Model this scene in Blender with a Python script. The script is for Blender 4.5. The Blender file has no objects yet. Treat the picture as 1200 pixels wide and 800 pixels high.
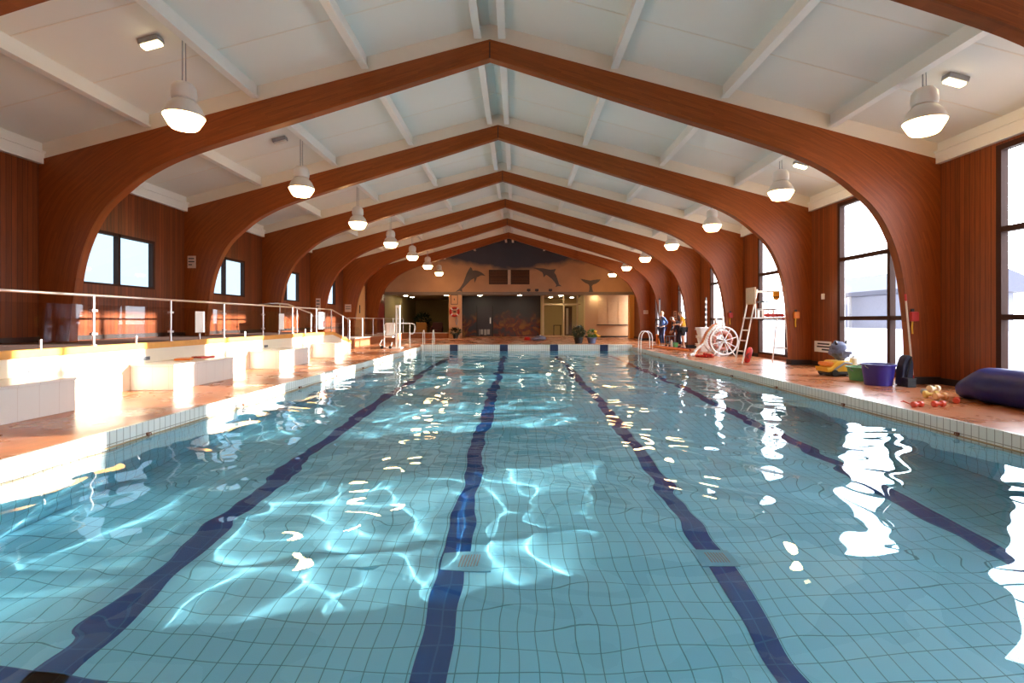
import bpy, bmesh, math, random
from mathutils import Vector, Matrix, noise
random.seed(7)
SUN_E, SKY_L, SKY_R, EXPO, WAVE = 21, 1.3, 8.8, 0.57, 0.47
SC = bpy.context.scene
COL = SC.collection
R = math.radians

# ------------------------------------------------------------------ layout constants (metres, camera at x=y=0)
XL, XR, XC = -9.78, 8.66, -0.56            # inner faces of the side walls, ridge line
HALF = (XR - XL) / 2
APEX, SLOPE, CGAP = 7.05, 0.267, 0.33      # top of arch at ridge, roof slope, ceiling above arch
S = 4.575
ARCH_Y = [10.47 + S * (n - 3) for n in range(9)]     # -3.26 ... 33.35
YN, YF = -5.6, 37.9                        # near wall, gable wall
PXL, PXR, PY0, PY1 = -4.80, 5.72, 1.5, 25.4
WZ, PZ = -0.20, -1.95                      # water level, pool floor
TX, TZ = -7.2, 0.87                        # terrace front, terrace top
LANES = (-3.04, -0.60, 1.83, 4.31)
MARKS = (-3.14, -0.66, 1.83, 4.31)
def roof(x): return APEX - SLOPE * abs(x - XC)
def ceilz(x): return roof(x) + CGAP

# ------------------------------------------------------------------ materials
def newmat(name):
    m = bpy.data.materials.new(name); m.use_nodes = True
    nt = m.node_tree; b = nt.nodes['Principled BSDF']
    return m, nt, b
def N(nt, t, **kw):
    n = nt.nodes.new(t)
    for k, v in kw.items():
        if k in n.inputs: n.inputs[k].default_value = v
        else: setattr(n, k, v)
    return n
def rgb(c): return (c[0], c[1], c[2], 1)
def shade(c, f): return tuple(min(1, x * f) for x in c)
def M(name, col, rough=.5, metal=0, var=.12, scale=6, bump=0, spec=.5, alpha=None):
    m, nt, b = newmat(name)
    tc = N(nt, 'ShaderNodeTexCoord'); no = N(nt, 'ShaderNodeTexNoise', Scale=scale, Detail=4)
    nt.links.new(tc.outputs['Object'], no.inputs['Vector'])
    mx = N(nt, 'ShaderNodeMix', data_type='RGBA')
    mx.inputs[6].default_value = rgb(shade(col, 1 - var)); mx.inputs[7].default_value = rgb(shade(col, 1 + var))
    nt.links.new(no.outputs[0], mx.inputs[0]); nt.links.new(mx.outputs[2], b.inputs['Base Color'])
    b.inputs['Roughness'].default_value = rough; b.inputs['Metallic'].default_value = metal
    b.inputs['Specular IOR Level'].default_value = spec
    if bump:
        bp = N(nt, 'ShaderNodeBump', Strength=bump, Distance=.02)
        nt.links.new(no.outputs[0], bp.inputs['Height']); nt.links.new(bp.outputs[0], b.inputs['Normal'])
    return m
def emit(name, col, s):
    m, nt, b = newmat(name)
    b.inputs['Base Color'].default_value = rgb(col)
    b.inputs['Emission Color'].default_value = rgb(col); b.inputs['Emission Strength'].default_value = s
    return m
def tile(name, c1, c2, grout, w, h, axes, mortar=.006, rough=.3, spec=.5, blotch=0):
    """rectangular tiles laid along two object axes"""
    m, nt, b = newmat(name)
    tc = N(nt, 'ShaderNodeTexCoord'); sp = N(nt, 'ShaderNodeSeparateXYZ'); cb = N(nt, 'ShaderNodeCombineXYZ')
    nt.links.new(tc.outputs['Object'], sp.inputs[0])
    nt.links.new(sp.outputs[axes[0]], cb.inputs[0]); nt.links.new(sp.outputs[axes[1]], cb.inputs[1])
    br = N(nt, 'ShaderNodeTexBrick', offset=0.0, squash=1.0)
    br.inputs['Scale'].default_value = 1; br.inputs['Brick Width'].default_value = w; br.inputs['Row Height'].default_value = h
    br.inputs['Mortar Size'].default_value = mortar; br.inputs['Mortar Smooth'].default_value = .2
    br.inputs['Color1'].default_value = rgb(c1); br.inputs['Color2'].default_value = rgb(c2); br.inputs['Mortar'].default_value = rgb(grout)
    nt.links.new(cb.outputs[0], br.inputs['Vector'])
    out = br.outputs['Color']
    if blotch:
        no = N(nt, 'ShaderNodeTexNoise', Scale=1.3, Detail=5); nt.links.new(tc.outputs['Object'], no.inputs['Vector'])
        mr = N(nt, 'ShaderNodeMapRange'); mr.inputs[1].default_value = .3; mr.inputs[2].default_value = .7
        mr.inputs[3].default_value = 1 - blotch; mr.inputs[4].default_value = 1 + blotch
        nt.links.new(no.outputs[0], mr.inputs[0])
        vm = N(nt, 'ShaderNodeVectorMath', operation='SCALE'); nt.links.new(out, vm.inputs[0]); nt.links.new(mr.outputs[0], vm.inputs['Scale'])
        out = vm.outputs[0]
        mr2 = N(nt, 'ShaderNodeMapRange'); mr2.inputs[1].default_value = .3; mr2.inputs[2].default_value = .7
        mr2.inputs[3].default_value = rough * .7; mr2.inputs[4].default_value = rough * 1.4
        nt.links.new(no.outputs[0], mr2.inputs[0]); nt.links.new(mr2.outputs[0], b.inputs['Roughness'])
    else:
        b.inputs['Roughness'].default_value = rough
    nt.links.new(out, b.inputs['Base Color'])
    b.inputs['Specular IOR Level'].default_value = spec
    bp = N(nt, 'ShaderNodeBump', Strength=.3, Distance=.004, invert=True)
    nt.links.new(br.outputs['Fac'], bp.inputs['Height']); nt.links.new(bp.outputs[0], b.inputs['Normal'])
    return m
def tile3(name, c1, c2, g, w, h, **k):
    return [tile(name + '_yz', c1, c2, g, w, h, (1, 2), **k), tile(name + '_xz', c1, c2, g, w, h, (0, 2), **k), tile(name + '_xy', c1, c2, g, w, h, (0, 1), **k)]
def boards(name, col, ax=1, w=.11, rough=.38, dark=.45):
    """vertical tongue-and-groove boards along object axis ax"""
    m, nt, b = newmat(name)
    tc = N(nt, 'ShaderNodeTexCoord'); sp = N(nt, 'ShaderNodeSeparateXYZ'); nt.links.new(tc.outputs['Object'], sp.inputs[0])
    dv = N(nt, 'ShaderNodeMath', operation='DIVIDE'); dv.inputs[1].default_value = w; nt.links.new(sp.outputs[ax], dv.inputs[0])
    fl = N(nt, 'ShaderNodeMath', operation='FLOOR'); nt.links.new(dv.outputs[0], fl.inputs[0])
    fr = N(nt, 'ShaderNodeMath', operation='FRACT'); nt.links.new(dv.outputs[0], fr.inputs[0])
    wn = N(nt, 'ShaderNodeTexWhiteNoise', noise_dimensions='1D'); nt.links.new(fl.outputs[0], wn.inputs['W'])
    mp = N(nt, 'ShaderNodeMapping'); mp.inputs['Scale'].default_value = (14, 14, .7); nt.links.new(tc.outputs['Object'], mp.inputs[0])
    no = N(nt, 'ShaderNodeTexNoise', Scale=2.5, Detail=5); nt.links.new(mp.outputs[0], no.inputs['Vector'])
    ad = N(nt, 'ShaderNodeMath', operation='MULTIPLY_ADD'); ad.inputs[1].default_value = .55; nt.links.new(wn.outputs[0], ad.inputs[0]); nt.links.new(no.outputs[0], ad.inputs[2])
    mr = N(nt, 'ShaderNodeMapRange'); mr.inputs[1].default_value = .3; mr.inputs[2].default_value = 1.2; nt.links.new(ad.outputs[0], mr.inputs[0])
    mx = N(nt, 'ShaderNodeMix', data_type='RGBA'); mx.inputs[6].default_value = rgb(shade(col, .55)); mx.inputs[7].default_value = rgb(shade(col, 1.5))
    nt.links.new(mr.outputs[0], mx.inputs[0])
    lt = N(nt, 'ShaderNodeMath', operation='LESS_THAN'); lt.inputs[1].default_value = .09; nt.links.new(fr.outputs[0], lt.inputs[0])
    m2 = N(nt, 'ShaderNodeMix', data_type='RGBA'); m2.inputs[7].default_value = rgb(shade(col, dark * .6))
    nt.links.new(lt.outputs[0], m2.inputs[0]); nt.links.new(mx.outputs[2], m2.inputs[6]); nt.links.new(m2.outputs[2], b.inputs['Base Color'])
    b.inputs['Roughness'].default_value = rough; b.inputs['Specular IOR Level'].default_value = .35
    bp = N(nt, 'ShaderNodeBump', Strength=.5, Distance=.006, invert=True); nt.links.new(lt.outputs[0], bp.inputs['Height']); nt.links.new(bp.outputs[0], b.inputs['Normal'])
    return m
def laminated(name, col):
    """glued laminations following the UV v axis, grain along u"""
    m, nt, b = newmat(name)
    uv = N(nt, 'ShaderNodeUVMap'); sp = N(nt, 'ShaderNodeSeparateXYZ'); nt.links.new(uv.outputs[0], sp.inputs[0])
    dv = N(nt, 'ShaderNodeMath', operation='DIVIDE'); dv.inputs[1].default_value = .036; nt.links.new(sp.outputs[1], dv.inputs[0])
    fl = N(nt, 'ShaderNodeMath', operation='FLOOR'); nt.links.new(dv.outputs[0], fl.inputs[0])
    fr = N(nt, 'ShaderNodeMath', operation='FRACT'); nt.links.new(dv.outputs[0], fr.inputs[0])
    su = N(nt, 'ShaderNodeMath', operation='DIVIDE'); su.inputs[1].default_value = .9; nt.links.new(sp.outputs[0], su.inputs[0])
    w1 = N(nt, 'ShaderNodeTexWhiteNoise', noise_dimensions='1D'); nt.links.new(fl.outputs[0], w1.inputs['W'])
    sa = N(nt, 'ShaderNodeMath', operation='ADD'); nt.links.new(su.outputs[0], sa.inputs[0]); nt.links.new(w1.outputs[0], sa.inputs[1])
    fu = N(nt, 'ShaderNodeMath', operation='FLOOR'); nt.links.new(sa.outputs[0], fu.inputs[0])
    cb = N(nt, 'ShaderNodeCombineXYZ'); nt.links.new(fu.outputs[0], cb.inputs[0]); nt.links.new(fl.outputs[0], cb.inputs[1])
    wn = N(nt, 'ShaderNodeTexWhiteNoise', noise_dimensions='2D'); nt.links.new(cb.outputs[0], wn.inputs['Vector'])
    mp = N(nt, 'ShaderNodeMapping'); mp.inputs['Scale'].default_value = (1.2, 45, 1); nt.links.new(uv.outputs[0], mp.inputs[0])
    no = N(nt, 'ShaderNodeTexNoise', Scale=2.2, Detail=6); nt.links.new(mp.outputs[0], no.inputs['Vector'])
    ad = N(nt, 'ShaderNodeMath', operation='MULTIPLY_ADD'); ad.inputs[1].default_value = .35; nt.links.new(wn.outputs[0], ad.inputs[0]); nt.links.new(no.outputs[0], ad.inputs[2])
    mr = N(nt, 'ShaderNodeMapRange'); mr.inputs[1].default_value = .35; mr.inputs[2].default_value = 1.0; nt.links.new(ad.outputs[0], mr.inputs[0])
    mx = N(nt, 'ShaderNodeMix', data_type='RGBA'); mx.inputs[6].default_value = rgb(shade(col, .72)); mx.inputs[7].default_value = rgb(shade(col, 1.28))
    nt.links.new(mr.outputs[0], mx.inputs[0])
    lt = N(nt, 'ShaderNodeMath', operation='LESS_THAN'); lt.inputs[1].default_value = .1; nt.links.new(fr.outputs[0], lt.inputs[0])
    lm = N(nt, 'ShaderNodeMath', operation='MULTIPLY'); lm.inputs[1].default_value = .3; nt.links.new(lt.outputs[0], lm.inputs[0])
    m2 = N(nt, 'ShaderNodeMix', data_type='RGBA'); m2.inputs[7].default_value = rgb(shade(col, .45))
    nt.links.new(lm.outputs[0], m2.inputs[0]); nt.links.new(mx.outputs[2], m2.inputs[6]); nt.links.new(m2.outputs[2], b.inputs['Base Color'])
    b.inputs['Roughness'].default_value = .42; b.inputs['Specular IOR Level'].default_value = .3
    return m
def glass_pane(name, tint=(1, 1, 1), refl=1.0):
    m, nt, b = newmat(name); nt.nodes.remove(b); out = nt.nodes['Material Output']
    fr = N(nt, 'ShaderNodeFresnel', IOR=1.45); tr = N(nt, 'ShaderNodeBsdfTransparent'); tr.inputs[0].default_value = rgb(tint)
    gl = N(nt, 'ShaderNodeBsdfGlossy'); gl.inputs['Roughness'].default_value = .02
    ml = N(nt, 'ShaderNodeMath', operation='MULTIPLY'); ml.inputs[1].default_value = refl; nt.links.new(fr.outputs[0], ml.inputs[0])
    ge = N(nt, 'ShaderNodeNewGeometry'); iv = N(nt, 'ShaderNodeMath', operation='SUBTRACT'); iv.inputs[0].default_value = 1; nt.links.new(ge.outputs['Backfacing'], iv.inputs[1])
    m2 = N(nt, 'ShaderNodeMath', operation='MULTIPLY'); nt.links.new(ml.outputs[0], m2.inputs[0]); nt.links.new(iv.outputs[0], m2.inputs[1]); ml = m2
    mx = N(nt, 'ShaderNodeMixShader'); nt.links.new(ml.outputs[0], mx.inputs[0]); nt.links.new(tr.outputs[0], mx.inputs[1]); nt.links.new(gl.outputs[0], mx.inputs[2])
    nt.links.new(mx.outputs[0], out.inputs[0])
    return m
def two_tone(name, c1, c2, scale=3, lo=.45, hi=.55, rough=.5, stretch=(1, 1, 1)):
    m, nt, b = newmat(name)
    tc = N(nt, 'ShaderNodeTexCoord'); mp = N(nt, 'ShaderNodeMapping'); mp.inputs['Scale'].default_value = stretch
    nt.links.new(tc.outputs['Object'], mp.inputs[0])
    no = N(nt, 'ShaderNodeTexNoise', Scale=scale, Detail=5); nt.links.new(mp.outputs[0], no.inputs['Vector'])
    mr = N(nt, 'ShaderNodeMapRange'); mr.inputs[1].default_value = lo; mr.inputs[2].default_value = hi; nt.links.new(no.outputs[0], mr.inputs[0])
    mx = N(nt, 'ShaderNodeMix', data_type='RGBA'); mx.inputs[6].default_value = rgb(c1); mx.inputs[7].default_value = rgb(c2)
    nt.links.new(mr.outputs[0], mx.inputs[0]); nt.links.new(mx.outputs[2], b.inputs['Base Color']); b.inputs['Roughness'].default_value = rough
    return m

WOOD = (.37, .115, .030)
m_arch = laminated('laminated_timber', (.275, .068, .013))
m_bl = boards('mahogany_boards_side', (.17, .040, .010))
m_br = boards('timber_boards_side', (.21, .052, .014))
m_bx = boards('timber_boards_end', (.24, .07, .022), ax=0)
m_dark = M('dark_stained_timber', (.045, .018, .012), .5)
m_plinth = M('black_plinth_paint', (.02, .012, .01), .5)
m_ceil = M('ceiling_panel_paint', (.80, .80, .745), .7, var=.03, scale=1.2)
m_white = M('white_gloss_paint', (.84, .83, .78), .45, var=.03)
m_infill = M('cream_infill_paint', (.80, .74, .64), .6, var=.03)
m_deckt = tile('terracotta_deck_tiles', (.47, .175, .072), (.43, .15, .06), (.34, .16, .08), .152, .152, (0, 1), mortar=.006, rough=.28, spec=.5, blotch=.16)
m_under = M('deck_slab_concrete', (.4, .38, .35), .9)
PT1, PT2, PG = (.30, .80, 1.0), (.285, .77, .98), (.09, .37, .52)
m_pool = tile3('pale_blue_pool_tile', PT1, PT2, PG, .15, .22, mortar=.0042, rough=.3)
m_navy = tile3('navy_lane_tile', (.002, .085, .30), (.003, .09, .32), (.03, .17, .42), .15, .22, mortar=.007, rough=.3)
m_cop = tile3('white_coping_tile', (.80, .80, .74), (.76, .77, .72), (.38, .36, .30), .105, .30, mortar=.006, rough=.25)
m_bench = tile3('white_bench_tile', (.82, .78, .72), (.80, .75, .69), (.72, .64, .57), .30, .48, mortar=.004, rough=.25)
m_cream = M('cream_terrace_paint', (.82, .76, .62), .5, var=.03)
m_trim = M('varnished_pine_trim', (.70, .34, .07), .35, var=.15, scale=9)
m_carpet = M('dark_terrace_vinyl', (.10, .05, .035), .7)
m_steel = M('brushed_steel', (.72, .70, .68), .28, metal=1, var=.05)
m_wmetal = M('white_enamelled_tube', (.86, .85, .82), .3, var=.03)
m_glass = glass_pane('window_glass')
m_bal = glass_pane('balustrade_glass', (.93, .92, .92), 1.0)
m_frost = glass_pane('tinted_window_glass', (.78, .88, .95), .8)
m_paper = M('white_paper', (.9, .9, .88), .6, var=.02)
m_red = M('red_plastic', (.50, .022, .015), .4)
m_orange = M('orange_plastic', (.85, .24, .03), .4)
m_yellow = M('yellow_plastic', (.85, .48, .04), .4)
m_black = M('black_rubber', (.018, .018, .02), .5)
m_grey = M('grey_plastic', (.32, .33, .35), .5)
m_blue = M('blue_plastic', (.035, .025, .24), .35)
m_green = M('green_plastic', (.10, .36, .12), .4)
m_lens = emit('glowing_lamp_lens', (1.0, .59, .24), 27)
m_bulk = emit('lit_bulkhead_lens', (1.0, .80, .42), 7)
m_bulkoff = M('unlit_bulkhead_lens', (.70, .67, .60), .4)
m_down = emit('downlight_lens', (1.0, .84, .55), 45)
m_housing = M('white_lamp_housing', (.80, .76, .70), .4, var=.03)

# ------------------------------------------------------------------ mesh building
class MB:
    def __init__(s): s.v = []; s.f = []; s.u = {}
    def add(s, vs, fs, uvs=None):
        b = len(s.v); s.v += [tuple(v) for v in vs]
        for i, f in enumerate(fs):
            if uvs: s.u[len(s.f)] = uvs[i]
            s.f.append(tuple(b + k for k in f))
        return s
    def box(s, x0, x1, y0, y1, z0, z1):
        vs = [(x, y, z) for x in (x0, x1) for y in (y0, y1) for z in (z0, z1)]
        return s.add(vs, [(0, 1, 3, 2), (4, 6, 7, 5), (0, 4, 5, 1), (2, 3, 7, 6), (0, 2, 6, 4), (1, 5, 7, 3)])
    def cbox(s, c, d): return s.box(c[0] - d[0] / 2, c[0] + d[0] / 2, c[1] - d[1] / 2, c[1] + d[1] / 2, c[2] - d[2] / 2, c[2] + d[2] / 2)
    def prism(s, poly, ax, a0, a1):
        n = len(poly)
        def P(p, a):
            q = list(p); q.insert(ax, a); return tuple(q)
        vs = [P(p, a0) for p in poly] + [P(p, a1) for p in poly]
        return s.add(vs, [tuple(range(n))[::-1], tuple(range(n, 2 * n))] + [(i, (i + 1) % n, n + (i + 1) % n, n + i) for i in range(n)])
    def tube(s, pts, r, n=8, cap=True, closed=False):
        pts = [Vector(p) for p in pts]; m = len(pts); rs = r if isinstance(r, (list, tuple)) else [r] * m
        vs = []; up = None
        for i, p in enumerate(pts):
            if closed: t = pts[(i + 1) % m] - pts[i - 1]
            else: t = pts[min(i + 1, m - 1)] - pts[max(i - 1, 0)]
            t.normalize()
            if up is None: up = Vector((0, 0, 1)) if abs(t.z) < .9 else Vector((1, 0, 0))
            a = t.cross(up).normalized(); b = a.cross(t).normalized(); up = b
            vs += [p + rs[i] * (math.cos(2 * math.pi * k / n) * a + math.sin(2 * math.pi * k / n) * b) for k in range(n)]
        fs = []
        for i in range(m if closed else m - 1):
            j = (i + 1) % m
            fs += [(i * n + k, i * n + (k + 1) % n, j * n + (k + 1) % n, j * n + k) for k in range(n)]
        if cap and not closed: fs += [tuple(range(n))[::-1], tuple(range((m - 1) * n, m * n))]
        return s.add(vs, fs)
    def lathe(s, prof, c=(0, 0, 0), n=24, axis=2):
        vs = []
        for r, h in prof:
            for k in range(n):
                a = 2 * math.pi * k / n; q = [r * math.cos(a), r * math.sin(a)]; q.insert(axis, h)
                vs.append((c[0] + q[0], c[1] + q[1], c[2] + q[2]))
        fs = [(i * n + k, i * n + (k + 1) % n, (i + 1) * n + (k + 1) % n, (i + 1) * n + k) for i in range(len(prof) - 1) for k in range(n)]
        fs += [tuple(range(n))[::-1], tuple(range((len(prof) - 1) * n, len(prof) * n))]
        return s.add(vs, fs)
    def ball(s, c, r, n=12, m=8):
        rr = r if isinstance(r, (tuple, list)) else (r, r, r)
        vs = [(c[0], c[1], c[2] - rr[2])]; fs = []
        for i in range(1, m):
            a = -math.pi / 2 + math.pi * i / m
            vs += [(c[0] + rr[0] * math.cos(a) * math.cos(2 * math.pi * k / n), c[1] + rr[1] * math.cos(a) * math.sin(2 * math.pi * k / n), c[2] + rr[2] * math.sin(a)) for k in range(n)]
        vs.append((c[0], c[1], c[2] + rr[2])); L = len(vs) - 1
        for k in range(n):
            fs.append((0, 1 + (k + 1) % n, 1 + k)); fs.append((L, L - n + k, L - n + (k + 1) % n))
        for i in range(m - 2):
            fs += [(1 + i * n + k, 1 + i * n + (k + 1) % n, 1 + (i + 1) * n + (k + 1) % n, 1 + (i + 1) * n + k) for k in range(n)]
        return s.add(vs, fs)
    def xform(s, mat, start=0):
        for i in range(start, len(s.v)): s.v[i] = tuple(mat @ Vector(s.v[i]))
        return s
    def build(s, name, mat, parent=None, smooth=False, bevel=0, origin=None):
        """origin None + no parent: mesh stays in world coordinates"""
        off = Vector(origin) if origin is not None else (Vector(parent['_o']) if parent is not None and '_o' in parent else Vector())
        me = bpy.data.meshes.new(name)
        me.from_pydata([tuple(Vector(v) - off) for v in s.v], [], s.f)
        if s.u:
            ul = me.uv_layers.new(name='UVMap')
            for pi, p in enumerate(me.polygons):
                uv = s.u.get(pi)
                for q, li in enumerate(p.loop_indices): ul.data[li].uv = uv[q] if uv else (0, 0)
        mats = mat if isinstance(mat, list) else [mat]
        for m in mats: me.materials.append(m)
        bm = bmesh.new(); bm.from_mesh(me); bmesh.ops.recalc_face_normals(bm, faces=bm.faces)
        if bevel:
            bmesh.ops.bevel(bm, geom=list(bm.edges), offset=bevel, segments=2, affect='EDGES', profile=.6)
        bm.to_mesh(me); bm.free()
        if len(mats) == 3:
            for p in me.polygons:
                a = [abs(x) for x in p.normal]; p.material_index = a.index(max(a))
        if smooth:
            me.polygons.foreach_set('use_smooth', [True] * len(me.polygons))
            try: me.set_sharp_from_angle(angle=R(40))
            except Exception: pass
        o = bpy.data.objects.new(name, me); COL.objects.link(o)
        if origin is not None: o.location = off; o['_o'] = tuple(off)
        elif parent is not None:
            o['_o'] = tuple(off)
            po = Vector(parent['_p']) if '_p' in parent else Vector()
        if parent is not None: o.parent = parent
        return o
def B(*a): return MB().box(*a)
def tag(o, label=None, cat=None, group=None, kind=None):
    if label: o['label'] = label
    if cat: o['category'] = cat
    if group: o['group'] = group
    if kind: o['kind'] = kind
    return o
def thing(name, loc, label, cat, group=None):
    o = bpy.data.objects.new(name, None); COL.objects.link(o); o.location = loc; o.empty_display_size = .2
    o['_o'] = tuple(loc)
    return tag(o, label, cat, group)
def struct(name, mb, mat, parent=None, **k):
    o = mb.build(name, mat, parent, **k)
    if parent is None: o['kind'] = 'structure'
    return o
def dup(root, loc, label, group=None, rotz=None):
    r = root.copy(); COL.objects.link(r); r.location = loc; r['label'] = label
    if rotz is not None: r.rotation_euler.z = rotz
    if group: r['group'] = group
    for ch in list(root.children):
        c = ch.copy(); COL.objects.link(c); c.parent = r
        for g in list(ch.children):
            d = g.copy(); COL.objects.link(d); d.parent = c
    return r
def arc(c, r, a0, a1, n, plane='xz'):
    out = []
    for i in range(n + 1):
        a = R(a0 + (a1 - a0) * i / n); u, v = r * math.cos(a), r * math.sin(a)
        out.append((c[0] + u, c[1], c[2] + v) if plane == 'xz' else (c[0], c[1] + u, c[2] + v) if plane == 'yz' else (c[0] + u, c[1] + v, c[2]))
    return out
# ------------------------------------------------------------------ camera, sun, sky
cam = bpy.data.cameras.new('camera'); cam.sensor_width = 36; cam.lens = 18
cam.shift_x = -6 / 1200; cam.shift_y = -24.5 / 1200; cam.clip_end = 300
co = bpy.data.objects.new('camera', cam); COL.objects.link(co); co.location = (0, 0, 1.3); co.rotation_euler = (R(90), 0, 0); SC.camera = co
sun = bpy.data.lights.new('sun', 'SUN'); sun.energy = SUN_E; sun.angle = R(.55); sun.color = (1, .96, .89)
so = bpy.data.objects.new('sun', sun); COL.objects.link(so); so.location = (30, 10, 12)
so.rotation_euler = Vector((-1, -.24, -.155)).to_track_quat('-Z', 'Y').to_euler()
sun.cycles.is_caustics_light = True
W = bpy.data.worlds.new('sky'); SC.world = W; W.use_nodes = True; nt = W.node_tree; bg = nt.nodes['Background']
tc = N(nt, 'ShaderNodeTexCoord'); sp = N(nt, 'ShaderNodeSeparateXYZ'); nt.links.new(tc.outputs['Generated'], sp.inputs[0])
mr = N(nt, 'ShaderNodeMapRange'); mr.inputs[1].default_value = -.4; mr.inputs[2].default_value = .6; mr.inputs[3].default_value = SKY_L; mr.inputs[4].default_value = SKY_R
nt.links.new(sp.outputs[0], mr.inputs[0])
no = N(nt, 'ShaderNodeTexNoise', Scale=3.5, Detail=5); nt.links.new(tc.outputs['Generated'], no.inputs['Vector'])
mx = N(nt, 'ShaderNodeMix', data_type='RGBA'); mx.inputs[6].default_value = (.69, .83, 1, 1); mx.inputs[7].default_value = (.93, .96, 1, 1)
nt.links.new(no.outputs[0], mx.inputs[0]); nt.links.new(mx.outputs[2], bg.inputs[0]); nt.links.new(mr.outputs[0], bg.inputs[1])
vs = SC.view_settings; vs.view_transform = 'Standard'; vs.look = 'None'; vs.exposure = EXPO; vs.gamma = 1; vs.use_curve_mapping = False
SC.display_settings.display_device = 'sRGB'
cy = SC.cycles; cy.use_denoising = True; cy.max_bounces = 10; cy.diffuse_bounces = 5; cy.glossy_bounces = 4; cy.transmission_bounces = 6
cy.caustics_reflective = False; cy.caustics_refractive = True; cy.sample_clamp_indirect = 6; cy.blur_glossy = .6

# ------------------------------------------------------------------ floor, pool
fl = MB()
fl.box(XL - .3, PXL, YN, YF + 16, -.3, 0); fl.box(PXR, XR + .3, YN, YF + 16, -.3, 0)
fl.box(PXL, PXR, YN, PY0, -.3, 0); fl.box(PXL, PXR, PY1 + .45, YF + 16, -.3, 0)
struct('floor', fl, m_deckt)
pool = bpy.data.objects.new('pool_basin', None); COL.objects.link(pool); pool.location = ((PXL + PXR) / 2, (PY0 + PY1) / 2, PZ)
pool['kind'] = 'structure'; pool['_o'] = tuple(pool.location)
b = MB()
b.box(PXL - .2, PXR + .2, PY0 - .2, PY1 + .2, PZ - .15, PZ)
b.box(PXL - .2, PXL, PY0, PY1, PZ, -.3); b.box(PXR, PXR + .2, PY0, PY1, PZ, -.3)
b.box(PXL, PXR, PY0 - .2, PY0, PZ, -.3); b.box(PXL, PXR, PY1, PY1 + .2, PZ, -.3)
pb = b.build('tiled_basin', m_pool, pool)
b = MB()
for s, x in ((1, PXL), (-1, PXR)): b.box(min(x - .02 * s, x + .03 * s), max(x - .02 * s, x + .03 * s), PY0, PY1, -.33, .004)
b.box(PXL, PXR, PY0 - .03, PY0 + .03, -.33, .004)
b.box(PXL, PXR, PY1 - .0, PY1 + .45, -.42, .10)
cop = b.build('tiled_coping', m_cop, pool)
for s, x in ((1, PXL), (-1, PXR)):
    B(min(x + .028 * s, x + .045 * s), max(x + .028 * s, x + .045 * s), PY0 + .05, PY1 - .02, -.196, -.176).build('waterline_strip', M('tan_strip', (.42, .30, .16), .5) if s == 1 else bpy.data.materials['tan_strip'], pool)
    for k in range(9):
        y = 4.3 + k * 2.3
        h = MB(); h.box(x + (.028 if s == 1 else -.055), x + (.055 if s == 1 else -.028), y - .018, y + .018, -.19, -.14); h.tube([(x + .045 * s, y, -.15), (x + .08 * s, y, -.14), (x + .085 * s, y, -.17)], .008, 6)
        h.build('rope_hook', bpy.data.materials.get('rusty_bracket') or M('rusty_bracket', (.22, .07, .03), .5), pool)
for X, XM in zip(LANES, MARKS):
    b = MB(); b.box(X - .115, X + .115, 3.0, PY1 - 1.6, PZ, PZ + .006); b.box(X - .36, X + .36, 3.0, 3.33, PZ, PZ + .006)
    b.build('lane_line', m_navy, pool)
    B(XM - .2, XM + .2, PY1 - .012, PY1 + .12, -.27, .106).build('lane_marker_tile', bpy.data.materials.get('navy_glazed') or M('navy_glazed', (.025, .04, .10), .3), pool)
m_drain = M('pale_drain_cover', (.22, .60, .78), .4)
for x0, x1 in ((-.70, -.25), (1.66, 2.0)):
    dr = B(x0, x1, 4.62, 4.92, PZ, PZ + .014).build('drain_cover', m_drain, pool); gr = MB()
    for k in range(7): gr.box((x0 + x1) / 2 - .07 + k * .026, (x0 + x1) / 2 - .058 + k * .026, 4.68, 4.86, PZ + .012, PZ + .017)
    gr.build('slots', m_grey, dr)
# water surface
y1w = PY1 + .3; rw = random.Random(11)
waves = []
for lam, amp_s, n in ((1.5, .020, 4), (.85, .024, 5), (.52, .020, 6), (.36, .010, 5)):
    for k in range(n):
        a = rw.uniform(0, 2 * math.pi); l = lam * rw.uniform(.8, 1.25); kk = 2 * math.pi / l
        waves.append((kk * math.cos(a), kk * math.sin(a), rw.uniform(0, 6.3), amp_s * WAVE / kk * 1.1))
import numpy as np
# fine grid over the pool; the level sheet runs on behind the tiles, unseen under the deck slabs, added to carry low sun into the pool
xs = np.concatenate([np.arange(PXL - .1, PXR + .1, .042), np.linspace(PXR + .2, PXR + 16, 40)])
ys = np.concatenate([np.arange(PY0 - .1, y1w, .042), np.linspace(y1w + .1, y1w + 6, 16)])
NX, NY = len(xs) - 1, len(ys) - 1
gx, gy = np.meshgrid(xs, ys)
wx = gx + .25 * np.sin(.9 * gy + .6 * gx) + .12 * np.sin(2.1 * gy - 1.7 * gx); wy = gy + .25 * np.sin(1.1 * gx - .5 * gy + 1) + .12 * np.sin(1.9 * gx + 2.3 * gy)
h = np.zeros(gx.shape)
for kx, ky, ph, am in waves: h = h + am * np.sin(kx * wx + ky * wy + ph)
fade = np.clip((PXR + .15 - gx) / .1, 0, 1) * np.clip((y1w - gy) / .1, 0, 1)
gz = WZ + h * fade
vw = np.stack([gx, gy, gz], -1).reshape(-1, 3)
me = bpy.data.meshes.new('pool_water')
idx = np.arange((NX + 1) * (NY + 1)).reshape(NY + 1, NX + 1)
fw = np.stack([idx[:-1, :-1], idx[:-1, 1:], idx[1:, 1:], idx[1:, :-1]], -1).reshape(-1, 4)
me.from_pydata(vw.tolist(), [], fw.tolist()); me.polygons.foreach_set('use_smooth', [True] * len(me.polygons))
mw, nt, pbs = newmat('clear_pool_water'); nt.nodes.remove(pbs)
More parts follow.
